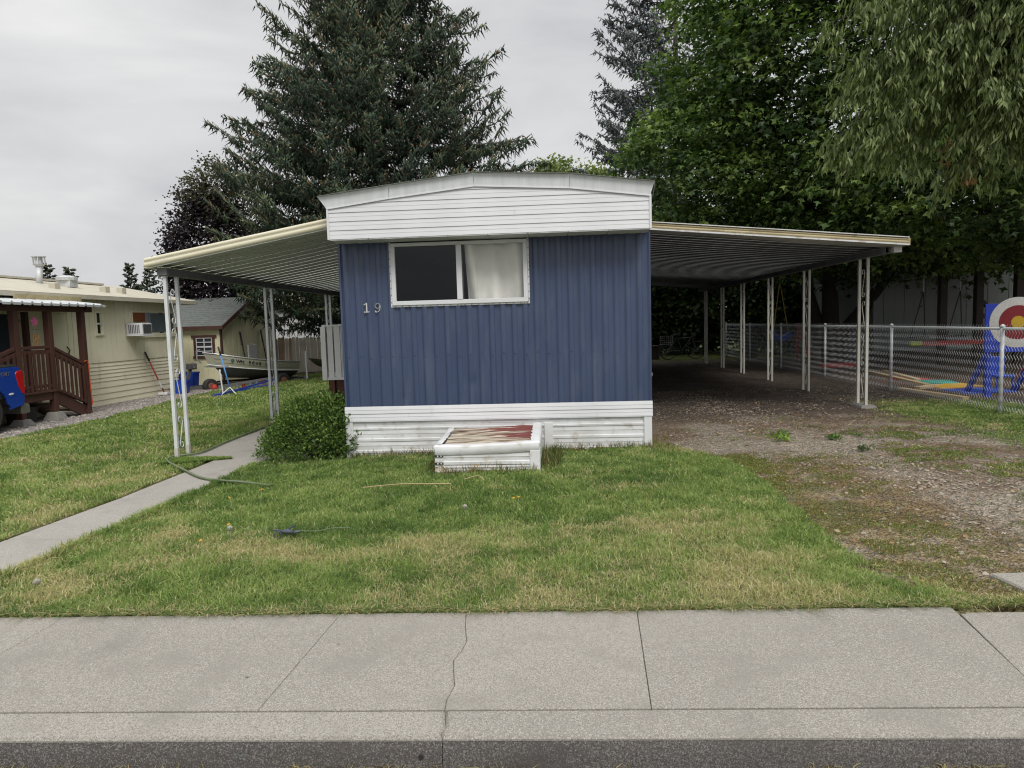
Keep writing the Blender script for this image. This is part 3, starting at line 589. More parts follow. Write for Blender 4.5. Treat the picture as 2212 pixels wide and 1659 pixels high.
def flash(pts_in, pts_out, name, drop=0.):
    rows = []; n_ = 26
    for t_ in np.linspace(0, 1, n_):
        pi_ = Vector(pts_in[0]).lerp(Vector(pts_in[1]), t_); po_ = Vector(pts_out[0]).lerp(Vector(pts_out[1]), t_)
        w = float(fbm(t_*9, 3+drop, 103)-.5)*.022; e = float(fbm(t_*14, 8+drop, 104)-.5)*.05
        inn = pi_+(pi_-po_).normalized()*e
        rows.append([(inn.x, inn.y, ztop(inn.x, inn.y)+.008+w*.5), (pi_.x*.5+po_.x*.5, pi_.y*.5+po_.y*.5, ztop(po_.x, po_.y)+.014+w), (po_.x, po_.y, ztop(po_.x, po_.y)+.004+w*.4), (po_.x, po_.y, ztop(po_.x, po_.y)-.012+w*.4)])
    return MB().strip(rows).build(name, white_w, bx, smooth=True)
flash([(bl, bf+.09), (br_, bf+.09)], [(bl-.01, bf-.012), (br_+.01, bf-.012)], 'lid_flashing', 0)
flash([(br_-.09, bf+.1), (br_-.09, bb)], [(br_+.012, bf), (br_+.012, bb)], 'lid_flashing', 4)
flash([(bl+.06, bf+.1), (bl+.06, bb)], [(bl-.012, bf), (bl-.012, bb)], 'lid_flashing', 8)
rows = [[(xx, bf-.010-dy+float(fbm(xx*5, dz*20, 105)-.5)*.008, ztop(xx, bf)-dz-float(fbm(xx*2.5, 2, 106)-.5)*.012) for xx in np.linspace(bl, br_, 30)] for dz, dy in ((.0, .0), (.02, .006), (.085, .008), (.09, .0))]
MB().strip(rows).build('front_trim', white_w, bx, smooth=True)
zz = -.08
for i, (za, zb_) in enumerate(((.07, .19), (-.005, .065), (-.09, -.01))):
    lap(bl+.09, br_-.09, za, zb_, bf, [(0, 0), (0, -.014), (.25, -.015), (.3, -.002), (.62, -.004), (.65, -.009), (1, -.003)], white_w, 'front_plank', bx, .016, seed=9+i*4, cols=26)
MB().box((br_-.095, bf-.02, -.1), (br_+.008, bf+.02, .21)).build('corner_post', white_w, bx, bev=.004)
MB().box((bl-.004, bf-.006, .045), (bl+.10, bf+.02, .19)).build('corner_post', white_w, bx, bev=.004)
for sx_ in (bl, br_): MB().box((sx_-.01, bf+.03, -.1), (sx_+.01, bb, .25)).build('side_panel', white_w, bx)
for zc in (.165, .085):
    o = MB().box((bl-.004, bf-.018, zc-.011), (bl+.085, bf-.007, zc+.011)).build('hinge', black, bx)
    for dx in (.03, .065): MB().cyl((bl+dx, bf-.021, zc), (bl+dx, bf-.017, zc), .008, 8).build('rivet', white, o)
MB().tube([(bl+.05, bf+.03, -.08), (bl+.045, bf+.02, 0), (bl+.06, bf+.035, .07)], [.055, .062, .04], 7).build('broken_corner', rotw, bx)

# ------------------------------------------------------------------ plants: leaf makers
LEAF = leafmat('leaf_green'); NEED = leafmat('needle_green', .12, .6, .25); GRS = leafmat('grass_blade', .35, .55, .25)
def cmix(n, stops, p=None):
    t_ = rng.random(n) if p is None else p; s = np.linspace(0, 1, len(stops)); st = np.array(stops)
    return np.stack([np.interp(t_, s, st[:, i]) for i in range(3)], 1)*(.85+.3*rng.random((n, 1)))
shr = thing('shrub', 'dense rounded green shrub at the left corner of the blue home', 'shrub', (-2.3, .1, tz(-2.3, .1)))
n = 17000; th = rng.random(n)*2*PI; ph = np.arccos(1-1.15*rng.random(n)); rr = rng.random(n)**.22
dirs = np.stack([np.sin(ph)*np.cos(th), np.sin(ph)*np.sin(th), np.cos(ph)], 1)
lump = .76+.46*fbm(th*1.6+3, ph*3.2, 111)+.30*(fbm(th*7, ph*9, 112)-.5)
P = dirs*rr[:, None]*lump[:, None]*np.array([.66, .62, .60])+np.array([-2.27, .22, .08])
P[:, 0] += .12*(P[:, 2]-.3)*1.2; P[:, 2] = np.maximum(P[:, 2], tz(-2.3, 0)+.01+.05*rng.random(n))
D = unit(dirs+rng.normal(0, .7, (n, 3))+[0, 0, .5]); Nn = unit(dirs*.4+rng.normal(0, .6, (n, 3))+[0, 0, .6])
V, F, k_ = leaves(P, D, Nn, .030+.018*rng.random(n), .017+.010*rng.random(n))
c = cmix(n, [(.04, .08, .018), (.08, .145, .03), (.14, .22, .05), (.26, .34, .085)], np.clip(rng.normal(.38, .25, n)+.3*(rr-.8)+.5*(fbm(th*5, ph*6, 113)-.5), 0, 1))
np_obj('foliage', V, [F], LEAF, np.repeat(c, k_, 0), shr)
st = MB()
for i in range(9):
    a = i*.7; st.tube([(-2.27+.1*math.cos(a), .2+.1*math.sin(a), tz(-2.3, .1)-.03), (-2.25+.3*math.cos(a), .2+.3*math.sin(a), .3), (-2.22+.42*math.cos(a), .2+.4*math.sin(a), .5)], [.018, .012, .004], 5)
st.build('stems', bark, shr)

# ------------------------------------------------------------------ grass
def blades(px, py, h, w, lean, col, z=None):
    n = len(px); a = rng.random(n)*2*PI; wv = np.stack([np.cos(a), np.sin(a), np.zeros(n)], 1)*w[:, None]/2
    b = rng.random(n)*2*PI; lv = np.stack([np.cos(b), np.sin(b), np.zeros(n)], 1)*(h*lean)[:, None]
    P = np.stack([px, py, terr(px, py)-.012 if z is None else z], 1); up_ = np.zeros((n, 3)); up_[:, 2] = h
    md = P+lv*.30+up_*.5; V = np.stack([P, md-wv, md+wv, P+lv+up_*(1-.3*np.minimum(lean, 1.5))[:, None]], 1).reshape(-1, 3)
    i = np.arange(n)[:, None]*4
    c = np.repeat(col, 4, 0); c[0::4] *= .72
    return V, [i+np.array([[0, 2, 1]]), i+np.array([[1, 2, 3]])], c
def lawn_patch(x0, x1, y0, y1, dens, hgt, keep=lambda x, y, n: np.ones(n, bool)):
    n = int((x1-x0)*(y1-y0)*dens); x = x0+(x1-x0)*rng.random(n); y = y0+(y1-y0)*rng.random(n)
    cov = zones(x, y)
    clump = fbm(x*6, y*6, 201)
    ok = (rng.random(n) < cov*(.55+.9*clump)) & (y > swb(x)+.01+.07*(fbm(x*3.2, x*0+1, 207)-.56)) & ~((x > bl-.01) & (x < br_+.01) & (y > bf-.02) & (y < .5)) & ~((np.abs(x) < 1.83) & (y > -.01)) & keep(x, y, n)
    x, y = x[ok], y[ok]; n = len(x); d = np.hypot(x-CAM[0], y-CAM[1])
    dr = dryness(x, y); dry = rng.random(n) < np.clip(dr*1.0-.02+(fbm(x*14, y*14, 205)-.5)*.5, .03, .9)
    lush = fbm(x*1.7, y*1.7, 203)
    gcol = cmix(n, [(.062, .118, .03), (.13, .215, .056), (.215, .30, .085), (.38, .44, .17)], np.clip(.54+(fbm(x*1.2, y*1.2, 204)-.5)*.7+(fbm(x*5, y*5, 206)-.5)*.9+rng.normal(0, .2, n)+dr*.25+np.where(x < -3.4, .10, 0), 0, 1))
    dcol = cmix(n, [(.34, .30, .15), (.48, .43, .24), (.62, .56, .34)])
    drv = (x > 1.84) & (x > drive_edge(y)) & (y > swb(x)+.12); mcol = cmix(n, [(.20, .15, .04), (.30, .21, .06), (.16, .16, .045), (.10, .13, .035)])
    c = np.where(dry[:, None], dcol, gcol); c = np.where((drv & (rng.random(n) < np.where(x-drive_edge(y) < 1.2, .6, .35)) & (x < 5.4))[:, None], mcol, c)
    h = hgt*(.40+.85*rng.random(n))*(.45+1.0*clump[ok]+.25*lush); h = np.where(drv, h*np.where(x-drive_edge(y) < 1.2, .38, .6), h)
    return blades(x, y, h, np.maximum(.003, .00105*d)*(.6+.8*rng.random(n)), np.abs(rng.normal(.65, .5, n)), c)
def grass_obj(name, parts, label, mt=GRS):
    V = []; F4 = []; F3 = []; C = []; k = 0
    for v, (f4, f3), c in parts: V.append(v); F4.append(f4+k); F3.append(f3+k); C.append(c); k += len(v)
    return tag(np_obj(name, np.concatenate(V), [np.concatenate(F4), np.concatenate(F3)], mt, np.concatenate(C)), label, 'grass', kind='stuff')
P_ = [lawn_patch(-4.2, 3.4, -4.85, -3.2, 15000, .045), lawn_patch(-2.95, 2.8, -3.2, .05, 9500, .050), lawn_patch(-2.6, -1.84, -.4, 1.0, 5000, .06)]
# ragged dry fringe over the sidewalk edge
n = 8200; x = -4.5+8.2*rng.random(n); y = swb(x)+.03-(.025+.045*sm(.35, .75, fbm(x*4.6, x*0, 211)))*rng.random(n)**1.4; c = np.where((rng.random(n) < .5)[:, None], cmix(n, [(.36, .30, .16), (.55, .47, .28), (.44, .36, .21)]), cmix(n, [(.07, .14, .03), (.15, .24, .05)]))
P_.append(blades(x, y, .022+.03*rng.random(n), .003+.0025*rng.random(n), np.abs(rng.normal(1.7, .9, n)), c, z=np.full(n, -.004)+.006*rng.random(n)))
n = 2600; x = -4.6+1.75*rng.random(n); y = -4.6+4.4*rng.random(n)
P_.append(lawn_patch(-2.88, -2.80, -4.7, -.4, 24000, .07))
grass_obj('lawn_grass', P_, 'patchy mown lawn grass, part scorched, in front of the blue home')
grass_obj('side_lawn_grass', [lawn_patch(-7.5, -3.5, -4.7, 0, 4600, .055), lawn_patch(-9, -3.6, 0, 6.5, 2000, .058), lawn_patch(-9.6, -1.9, 6.5, 17.5, 620, .062), lawn_patch(-3.58, -3.5, -4.7, -.1, 14000, .05)], 'greener side lawn between the front walk and the neighbouring gravel')
grass_obj('driveway_weeds', [lawn_patch(1.84, 5.2, -4.7, .6, 6800, .045), lawn_patch(2.6, 7.0, .6, 4.4, 2600, .05), lawn_patch(5.2, 8.2, -1.5, 4.2, 3000, .06)], 'sparse brown and green weeds creeping over the gravel driveway')
# lawn tongue round the front awning post
n = 5200; u = rng.random(n); a = rng.random(n)*2*PI; x = -3.76+.46*np.sqrt(u)*np.cos(a); y = -.06+(.15-.09*np.cos(a))*np.sqrt(u)*np.sin(a)+.12*(x+3.76)
P_ = [blades(x, y, .018+.03*rng.random(n), .006+.005*rng.random(n), np.abs(rng.normal(.8, .5, n)), cmix(n, [(.09, .17, .035), (.16, .27, .055), (.26, .36, .09), (.4, .4, .2)]), z=terr(x, y)+.012)]
# taller rough growth along the skirting and round the box
for (xa, xb, ya, yb, cnt, hh, dryp) in ((-1.8, -.6, -.10, -.02, 900, .12, .55), (.62, 1.85, -.14, -.02, 900, .13, .6), (-.5, .5, -1.24, -1.15, 700, .13, .6), (.53, .75, -1.1, -.1, 1300, .15, .35), (-.7, -.57, -1.15, -.1, 700, .11, .4), (1.8, 2.1, -.5, .6, 700, .10, .7)):
    x = xa+(xb-xa)*rng.random(cnt); y = ya+(yb-ya)*rng.random(cnt)
    c = np.where((rng.random(cnt) < dryp)[:, None], cmix(cnt, [(.22, .15, .08), (.36, .28, .15), (.16, .09, .05)]), cmix(cnt, [(.04, .08, .018), (.10, .15, .035)]))
    P_.append(blades(x, y, hh*(.25+rng.random(cnt)**2.2), .004+.004*rng.random(cnt), np.abs(rng.normal(.45, .35, cnt)), c))
# seed stalks sticking out of the lawn
n = 260; x = -2.6+5.0*rng.random(n); y = -4.3+4.0*rng.random(n); P_.append(blades(x, y, .10+.10*rng.random(n), .004+.002*rng.random(n), np.abs(rng.normal(.5, .4, n)), cmix(n, [(.25, .28, .12), (.38, .36, .2)])))
n = 160; x = -7+3.3*rng.random(n); y = -3.5+4.0*rng.random(n); P_.append(blades(x, y, .10+.10*rng.random(n), .006+.003*rng.random(n), np.abs(rng.normal(.6, .4, n)), cmix(n, [(.25, .3, .12), (.38, .36, .2)])))
grass_obj('rough_grass', P_, 'tall ragged grass and dry stalks along the skirting, box and post feet')
# dry litter in the gutter
n = 4500; x = -3+6.5*rng.random(n); f = fbm(x*1.7, x*0+2, 221); ok = f > .42; x = x[ok]; n = len(x); y = ky(x)-.02-.14*rng.random(n)
grass_obj('gutter_litter', [blades(x, y, .012+.035*rng.random(n), .004+.003*rng.random(n), np.abs(rng.normal(1.6, .8, n)), cmix(n, [(.22, .16, .08), (.38, .31, .17), (.26, .25, .12)]), z=np.full(n, -.122))], 'dry grass clippings lying in the gutter below the kerb')

# ------------------------------------------------------------------ gravel and litter
def rocks(px, py, s, col, zoff=0.):
    n = len(px); V0 = np.array([(1, 0, 0), (0, 1, 0), (-1, 0, 0), (0, -1, 0), (0, 0, .6), (.6, .6, .25), (-.6, -.6, .3)]); T = np.array([(0, 5, 4), (5, 1, 4), (1, 2, 4), (2, 6, 4), (6, 3, 4), (3, 0, 4)])
    a = rng.random(n)*2*PI; ca, sa = np.cos(a), np.sin(a); J_ = V0[None]*(.65+.7*rng.random((n, 7, 3)))*s[:, None, None]
    V = np.stack([J_[..., 0]*ca[:, None]-J_[..., 1]*sa[:, None]+px[:, None], J_[..., 0]*sa[:, None]+J_[..., 1]*ca[:, None]+py[:, None], J_[..., 2]+(terr(px, py)-.012+zoff)[:, None]], -1).reshape(-1, 3)
    return V, (np.arange(n)[:, None, None]*7+T[None]).reshape(-1, 3), np.repeat(col, 7, 0)
STN = leafmat('loose_stone', .0, .9, .2)
n = 26000; x = 2.0+4.9*rng.random(n); y = -4.6+11*rng.random(n)**1.1; cov = zones(x, y); tr = np.exp(-((x-4.05+.12*(y+2))/.5)**2); ok = (rng.random(n) < (1-cov*.8)*(.30+.8*tr)) & (x > drive_edge(y)+.15) & (y > swb(x)+.1); x, y = x[ok], y[ok]; n = len(x)
V, F, c = rocks(x, y, .006+.014*rng.random(n)**2, cmix(n, [(.16, .135, .105), (.26, .225, .18), (.36, .32, .265), (.19, .125, .08)]))
tag(np_obj('driveway_gravel', V, [F], STN, c), 'loose grey gravel on the driveway', 'gravel', kind='stuff')
n = 9000; y = 1.5+14*rng.random(n); x = gravel_left_edge(y)-1.9*rng.random(n); V, F, c = rocks(x, y, .010+.02*rng.random(n)**2, cmix(n, [(.2, .18, .17), (.32, .29, .27), (.42, .39, .36), (.26, .2, .16)]))
tag(np_obj('side_gravel', V, [F], STN, c), 'pale gravel strip beside the neighbouring yellow home', 'gravel', kind='stuff')
n = 1300; x = 2.3+4.6*rng.random(n); y = -4.4+8.5*rng.random(n); P = np.stack([x, y, terr(x, y)+.006], 1); D = rng.normal(0, 1, (n, 3)); D[:, 2] *= .15; Nn = rng.normal(0, .35, (n, 3))+[0, 0, 1]
V, F, k_ = leaves(P, D, Nn, .018+.035*rng.random(n)**2, .012+.02*rng.random(n)); c = cmix(n, [(.25, .12, .06), (.36, .2, .1), (.42, .33, .2), (.12, .07, .04)])
tag(np_obj('leaf_litter', V, [F], LEAF, np.repeat(c, k_, 0)), 'dead brown leaves scattered over the driveway', 'leaf litter', kind='stuff')

# ------------------------------------------------------------------ hose, nozzle, sticks, dandelions, weeds
def smooth_path(pts, n=8):
    P = [Vector(p) for p in pts]; out = []
    for i in range(len(P)-1):
        p0, p1, p2, p3 = P[max(i-1, 0)], P[i], P[i+1], P[min(i+2, len(P)-1)]
        for t_ in np.linspace(0, 1, n, endpoint=False):
            out.append(.5*((2*p1)+(p2-p0)*t_+(2*p0-5*p1+4*p2-p3)*t_*t_+(3*p1-p0-3*p2+p3)*t_**3))
    return out+[P[-1]]
hp = [(-3.75, 6.2), (-3.95, 4.5), (-3.99, 2.45), (-3.97, 1.37), (-3.9, .45), (-4.0, .2), (-4.13, .12), (-4.05, -.15), (-3.8, -.45), (-3.5, -.75), (-3.12, -1.14), (-2.83, -1.31), (-2.51, -1.45), (-2.2, -1.5)]
hz = [tz(*p)+(.032 if i < 5 or 8 < i < 12 else .04) for i, p in enumerate(hp)]; hz[-1] -= .03
tag(MB().tube(smooth_path([(a, b_, c_) for (a, b_), c_ in zip(hp, hz)]), .013, 8).build('garden_hose', hosem, smooth=True), 'green garden hose lying across the front walk and round the awning post', 'hose')
nz_ = thing('hose_nozzle', 'black shut-off nozzle on a thin hose lying in the front lawn', 'nozzle', (-1.3, -3.38, 0))
dk = M('grey_black_plastic', (.035, .045, .06), (.06, .07, .09), 20, .5)
MB().tube([(-1.36, -3.39, .05), (-1.28, -3.37, .055), (-1.22, -3.36, .045)], [.02, .03, .022], 8).build('body', dk, nz_, smooth=True)
MB().tube([(-1.30, -3.39, .05), (-1.36, -3.42, .085), (-1.41, -3.43, .09)], .010, 6).build('lever', dk, nz_)
MB().tube([(-1.30, -3.36, .07), (-1.24, -3.36, .10), (-1.20, -3.35, .115)], .010, 6).build('lever', dk, nz_)
MB().tube([(-1.40, -3.41, .045)]+[(-1.365+.04*math.cos(a), -3.43, .04+.034*math.sin(a)) for a in np.linspace(PI, 2.6*PI, 10)], .008, 6).build('trigger_loop', dk, nz_)
MB().tube([(-1.21, -3.36, .045), (-1.16, -3.34, .05)], [.018, .014], 8).build('collar', dk, nz_)
MB().tube(smooth_path([(-1.16, -3.34, .05), (-1.0, -3.27, .03), (-.86, -3.19, .035), (-.66, -3.12, .01)]), .0045, 6).build('thin_hose', hosem, nz_, smooth=True)
nz_.scale = (.72, .72, .72)
def stick(pts, r, name, label, mt=None): return tag(MB().tube(smooth_path(pts, 5), r, 5).build(name, mt or tan, smooth=True), label, 'stick')
stick([(-1.12, -1.95, .028), (-.8, -1.9, .045), (-.55, -1.88, .04), (-.3, -1.84, .028)], .005, 'stick', 'thin pale stick lying in the lawn in front of the white box')
stick([(-.18, -1.75, .05), (-.05, -1.72, .075), (.02, -1.86, .06)], .004, 'stick', 'short bent grey twig beside the thin pale stick')
seed_m = leafmat('seed_fluff', .3, .9, .1); stem_m = M('pale_stem', (.30, .34, .16), None, 20, .6); petal = M('dandelion_yellow', (.75, .45, .02), None, 20, .6)
def dandelion(x, y, h, kind, label, group=None, lean=(.0, .0)):
    d = thing('dandelion', label, 'dandelion', (x, y, tz(x, y)), group); top = (x+lean[0], y+lean[1], tz(x, y)+h)
    MB().tube([(x, y, tz(x, y)-.01), (x+lean[0]*.4, y+lean[1]*.4, tz(x, y)+h*.55), top], .003, 5).build('stem', stem_m, d)
    if kind == 's':
        n = 420; D = unit(rng.normal(0, 1, (n, 3))); A = np.array(top)+D*.004; B = np.array(top)+D*.024*(.9+.2*rng.random((n, 1)))
        V, F, k_ = spindles(A, B, np.full(n, .0012)); np_obj('seed_head', V, [F], seed_m, np.tile([[.62, .6, .56]], (len(V), 1)), d)
    else:
        mb = MB()
        for i in range(18):
            a = i*2.4; rr_ = .014 if i % 2 else .010; mb.beam(top, (top[0]+rr_*math.cos(a), top[1]+rr_*math.sin(a), top[2]+.004+.004*(i % 3)), .004, .0015)
        mb.build('flower', petal, d)
dandelion(.02, -2.95, .11, 's', 'white dandelion seed head in the middle of the front lawn', lean=(-.04, 0))
dandelion(-1.70, -3.42, .10, 's', 'white dandelion seed head just left of the black nozzle')
dandelion(-2.36, -4.50, .09, 's', 'white dandelion seed head near the sidewalk at far left')
for i, (dx, dy) in enumerate(((-1.77, -3.7), (-1.75, -3.35), (-2.0, -2.2), (-2.2, -2.35), (.35, -2.7), (.38, -2.75), (-.1, -1.2))):
    dandelion(dx, dy, .08+.02*(i % 3), 'f', 'small yellow dandelion flower in the front lawn', 'yellow dandelions in the front lawn', lean=(.015*(i % 3-1), .01))
def weed(x, y, s, label, cs, n=60):
    o = thing('weed', label, 'weed', (x, y, tz(x, y))); a = rng.random(n)*2*PI; e = .25+1.0*rng.random(n)
    D = np.stack([np.cos(a)*np.cos(e), np.sin(a)*np.cos(e), np.sin(e)], 1); P = np.tile([[x, y, tz(x, y)]], (n, 1))+D*s*.25*rng.random((n, 1)); Nn = np.stack([-np.cos(a)*np.sin(e), -np.sin(a)*np.sin(e), np.cos(e)], 1)
    P = P+rng.normal(0, s*.28, (n, 3))*[1, 1, .15]; V, F, k_ = leaves(P, D+rng.normal(0, .35, (n, 3)), Nn, s*(.25+.45*rng.random(n)), s*(.10+.14*rng.random(n))); np_obj('leaves', V, [F], LEAF, np.repeat(cmix(n, cs), k_, 0), o)
weed(3.38, .12, .17, 'bright lime leafy weed in the gravel before the carport', [(.16, .24, .05), (.25, .36, .08)], 46)
weed(3.45, .40, .16, 'feathery green weed just behind the lime leafy weed', [(.08, .14, .03), (.13, .2, .05)], 70)
weed(4.0, .1, .13, 'small bright green weed right of the lime leafy weed', [(.07, .14, .03), (.12, .2, .05)], 60)
weed(4.02, -.62, .12, 'grey green spiky weed on the gravel nearer the sidewalk', [(.06, .09, .04), (.1, .14, .07)], 60)
weed(4.35, .32, .09, 'low green weed at the right end of the weed row', [(.07, .14, .03), (.12, .2, .05)], 40)

# ------------------------------------------------------------------ neighbouring yellow home
nh = thing('neighbour_home', 'pale yellow long mobile home with low cream roof behind the brown porch', 'mobile home', (-12, 6, -.2))
NX = -10.5; NY1 = 11.85; NY0 = -3.0
def nb_board(y0, y1): MB().box((NX-.03, y0+.004, .84), (NX+.008*random.random(), y1-.004, 2.40)).build('wall_board', yel, nh)
yy = NY0
while yy < NY1-.05:
    y2 = min(yy+.2, NY1); nb_board(yy, y2); yy += .2
MB().box((NX-.06, NY0, -.2), (NX-.03, NY1, 2.42)).build('wall_core', yel, nh)
zz = -.24; rowz = [-.24, -.08, .07, .22, .37, .46, .56, .65, .74, .84]
for a, b_ in zip(rowz[:-1], rowz[1:]):
    MB().prism([(0, a), (.028, a), (.012, b_-.008), (0, b_)], lambda u, v, t_: (NX-.03+u, t_, v), NY0, NY1).build('skirt_plank', yel, nh)
MB().box((NX-4.2, NY1-.03, -.2), (NX-.03, NY1, 2.42)).build('end_wall', yel, nh)
RE = -10.12; RR = -12.6; RY1 = 12.55
MB().add([(RE, NY0, 2.46), (RE, RY1, 2.46), (RR, RY1, 2.98), (RR, NY0, 2.98), (-15.1, RY1, 2.46), (-15.1, NY0, 2.46)], [(0, 1, 2, 3), (3, 2, 4, 5)]).build('roof', roofy, nh)
MB().box((RE-.02, NY0, 2.36), (RE, RY1, 2.455)).build('roof_fascia', roofy, nh)
MB().box((RE+.001, 5.2, 2.30), (RE+.03, 7.2, 2.40)).build('gutter_piece', cream_al2, nh)
MB().box((NX-.02, NY0, 2.385), (RE-.02, RY1, 2.40)).build('soffit', brown, nh)
MB().add([(RE, RY1, 2.455), (RR, RY1, 2.975), (-15.1, RY1, 2.455), (-15.1, RY1-.01, 2.36), (RE, RY1-.01, 2.36)], [(0, 1, 2, 3, 4)]).build('gable_end', yel, nh)
MB().beam((RR, NY0, 2.99), (RR, 11.6, 2.99), .35, .05).build('ridge_cap', roofy, nh)
v = MB().tube([(-11.9, 8.3, 2.8), (-11.9, 8.35, 3.24)], .075, 10).build('flue', zinc, nh, smooth=True)
vc = MB(); vc.tube([(-11.9, 8.35, 3.24), (-11.9, 8.35, 3.30)], [.08, .15], 10)
for i in range(6): vc.tube([(-11.9+.14*math.cos(i*1.047), 8.35+.14*math.sin(i*1.047), 3.29), (-11.9+.14*math.cos(i*1.047), 8.35+.14*math.sin(i*1.047), 3.47)], .012, 5)
vc.tube([(-11.9, 8.35, 3.3), (-11.9, 8.35, 3.46)], .085, 10); vc.tube([(-11.9, 8.35, 3.47), (-11.9, 8.35, 3.485)], .165, 12); vc.build('flue_cap', zinc, nh)
tv = MB(); tv.box((-11.75, 8.7, 2.75), (-11.4, 9.0, 2.92)); tv.tube([(-11.58, 8.85, 2.92), (-11.58, 8.85, 2.99), (-11.58, 8.85, 3.04)], [.24, .25, .10], 12); tv.build('roof_vent', zinc, nh)
for (xx, yy) in ((-11.0, 7.6), (-10.9, 9.3), (-10.9, 10.0)): MB().box((xx-.08, yy-.09, 2.6), (xx+.08, yy+.09, 2.76)).build('vent_box', roofy, nh)
def nwin(y0, y1, z0, z1, bars=()):
    fr_ = MB()
    for a, b_ in (((NX, y0-.05, z0-.05), (NX+.04, y1+.05, z0)), ((NX, y0-.05, z1), (NX+.04, y1+.05, z1+.05)), ((NX, y0-.05, z0), (NX+.04, y0, z1)), ((NX, y1, z0), (NX+.04, y1+.05, z1))): fr_.box(a, b_)
    o = fr_.build('window', yel, nh); MB().box((NX+.002, y0, z0), (NX+.012, y1, z1)).build('pane', GL, o); MB().box((NX-.025, y0, z0), (NX+.0015, y1, z1)).build('blind', dark_in, o)
    return o
w1 = nwin(8.24, 8.45, 1.56, 2.06); MB().box((NX+.012, 8.24, 1.78), (NX+.04, 8.45, 1.82)).build('sash_bar', white, w1)
w2 = nwin(9.72, 11.75, 1.53, 2.10); MB().box((NX+.012, 10.48, 1.53), (NX+.04, 10.54, 2.10)).build('mullion', alu, w2)
MB().box((NX+.012, 9.73, 1.85), (NX+.025, 10.3, 2.09)).build('wood_filler', M('plywood_filler', (.25, .085, .03), (.2, .065, .02), 6, .6, stretch=(1, .3, 3)), w2)
MB().box((NX+.012, 10.3, 1.85), (NX+.02, 10.47, 2.09)).build('side_filler', M('lilac_panel', (.3, .3, .42), None, 5, .6), w2)
gc = M('grey_curtain', (.13, .16, .19), (.09, .11, .13), 14, .8, stretch=(1, 3, .2)); MB().strip([[(NX+.0175+.003*math.sin(q*30), q, z_) for q in np.linspace(10.56, 11.72, 60)] for z_ in (1.56, 2.08)]).build('curtain', gc, w2)
MB().box((NX+.0, 9.6, 1.42), (NX+.06, 11.82, 1.47)).build('sill', yel, nh)
dr_ = MB().box((NX+.005, 6.55, .45), (NX+.03, 7.18, 2.02)).build('door', yel, nh); MB().box((NX+.031, 6.63, 1.2), (NX+.04, 7.1, 1.9)).build('door_panel', yel, dr_); MB().tube([(NX+.04, 7.1, 1.28), (NX+.09, 7.12, 1.2), (NX+.05, 7.13, 1.1)], .014, 6).build('door_handle', black, dr_)
for a, b_ in (((NX+.005, 6.48, .45), (NX+.045, 6.55, 2.1)), ((NX+.005, 7.18, .45), (NX+.045, 7.25, 2.1)), ((NX+.005, 6.48, 2.1), (NX+.045, 7.25, 2.16))): MB().box(a, b_).build('door_trim', yel, nh)
bw = MB().box((NX+.005, 4.6, .9), (NX+.02, 5.6, 2.0)).build('dark_screen', M('dark_screen', (.03, .045, .06), None, 3, .3), nh)
ac = thing('air_conditioner', 'white window air conditioner sticking out of the yellow home', 'air conditioner', (-10.3, 9.6, 1.5))
MB().box((-10.47, 9.40, 1.50), (-10.03, 9.84, 1.80)).build('case', white, ac, bev=.01)
MB().box((-10.029, 9.44, 1.53), (-10.02, 9.80, 1.77)).build('grille', steel_d, ac)
for i in range(7): MB().box((-10.40+i*.045, 9.392, 1.54), (-10.38+i*.045, 9.399, 1.76)).build('louvre', steel_d, ac)
MB().box((-10.47, 9.38, 1.47), (-10.0, 9.86, 1.497)).build('shelf', white_w, ac)

# porch
po = thing('porch', 'red-brown timber porch with metal roof, balusters and steps on the yellow home', 'porch', (-10, 5.4, -.2))
PX = -9.6
def pbox(name, a, b_, mt=brown, bev=.004, par=None): return MB().box(a, b_).build(name, mt, par or po, bev=bev)
for (yy, zb_) in ((4.50, -.06), (5.41, -.02), (6.42, -.18)): pbox('post', (PX-.06, yy-.06, zb_), (PX+.06, yy+.06, 2.03))
for (yy, xx) in ((4.5, -10.4), (5.75, -10.35)): pbox('post', (xx-.05, yy-.05, .3), (xx+.05, yy+.05, 2.05))
pbox('beam', (PX-.05, 2.4, 2.03), (PX+.05, 6.75, 2.15))
pbox('beam', (PX-.9, 6.5, 2.06), (PX+.1, 6.58, 2.14))
for i in range(8): pbox('rafter', (-10.44, 2.6+i*.55, 2.13), (PX+.12, 2.64+i*.55, 2.17))
rfm = M('porch_metal_roof', (.55, .57, .58), (.47, .49, .5), 3, .4, .05, metal=.2)
o1 = None
for i in range(18):
    a = 2.3+i*.26; mb = MB().strip([[(xx, a+u, zz+v) for u, v in ((0, 0), (.08, 0), (.10, .028), (.13, .028), (.15, 0), (.26, .002))] for xx, zz in ((PX+.22, 2.185), (NX+.01, 2.33))]); mb.strip([[(PX+.22, a+u, 2.183+v-d_) for u, v in ((0, 0), (.08, 0), (.10, .028), (.13, .028), (.15, 0), (.26, .002))] for d_ in (0, .045)])
    mb.build('roof_sheet', rfm, po)
for i in range(8): pbox('deck_board', (-10.45+i*.118, 3.2, .40), (-10.45+i*.118+.11, 5.47, .435), par=po)
pbox('rim_joist', (PX-.02, 3.2, .24), (PX+.035, 5.45, .40)); pbox('rim_joist', (-10.45, 5.45, .24), (PX-.03, 5.49, .40))
def rail(y0, z0, y1, z1, h0=.06, name='hand_rail', x=PX): return MB().beam((x, y0, z0), (x, y1, z1), .09, h0, (0, 0, 1)).build(name, brown, po, bev=.003)
rail(4.56, 1.31, 5.35, 1.31); rail(4.56, 1.22, 5.35, 1.22, .08, 'rail_board'); rail(4.56, .53, 5.35, .53, .06, 'bottom_rail')
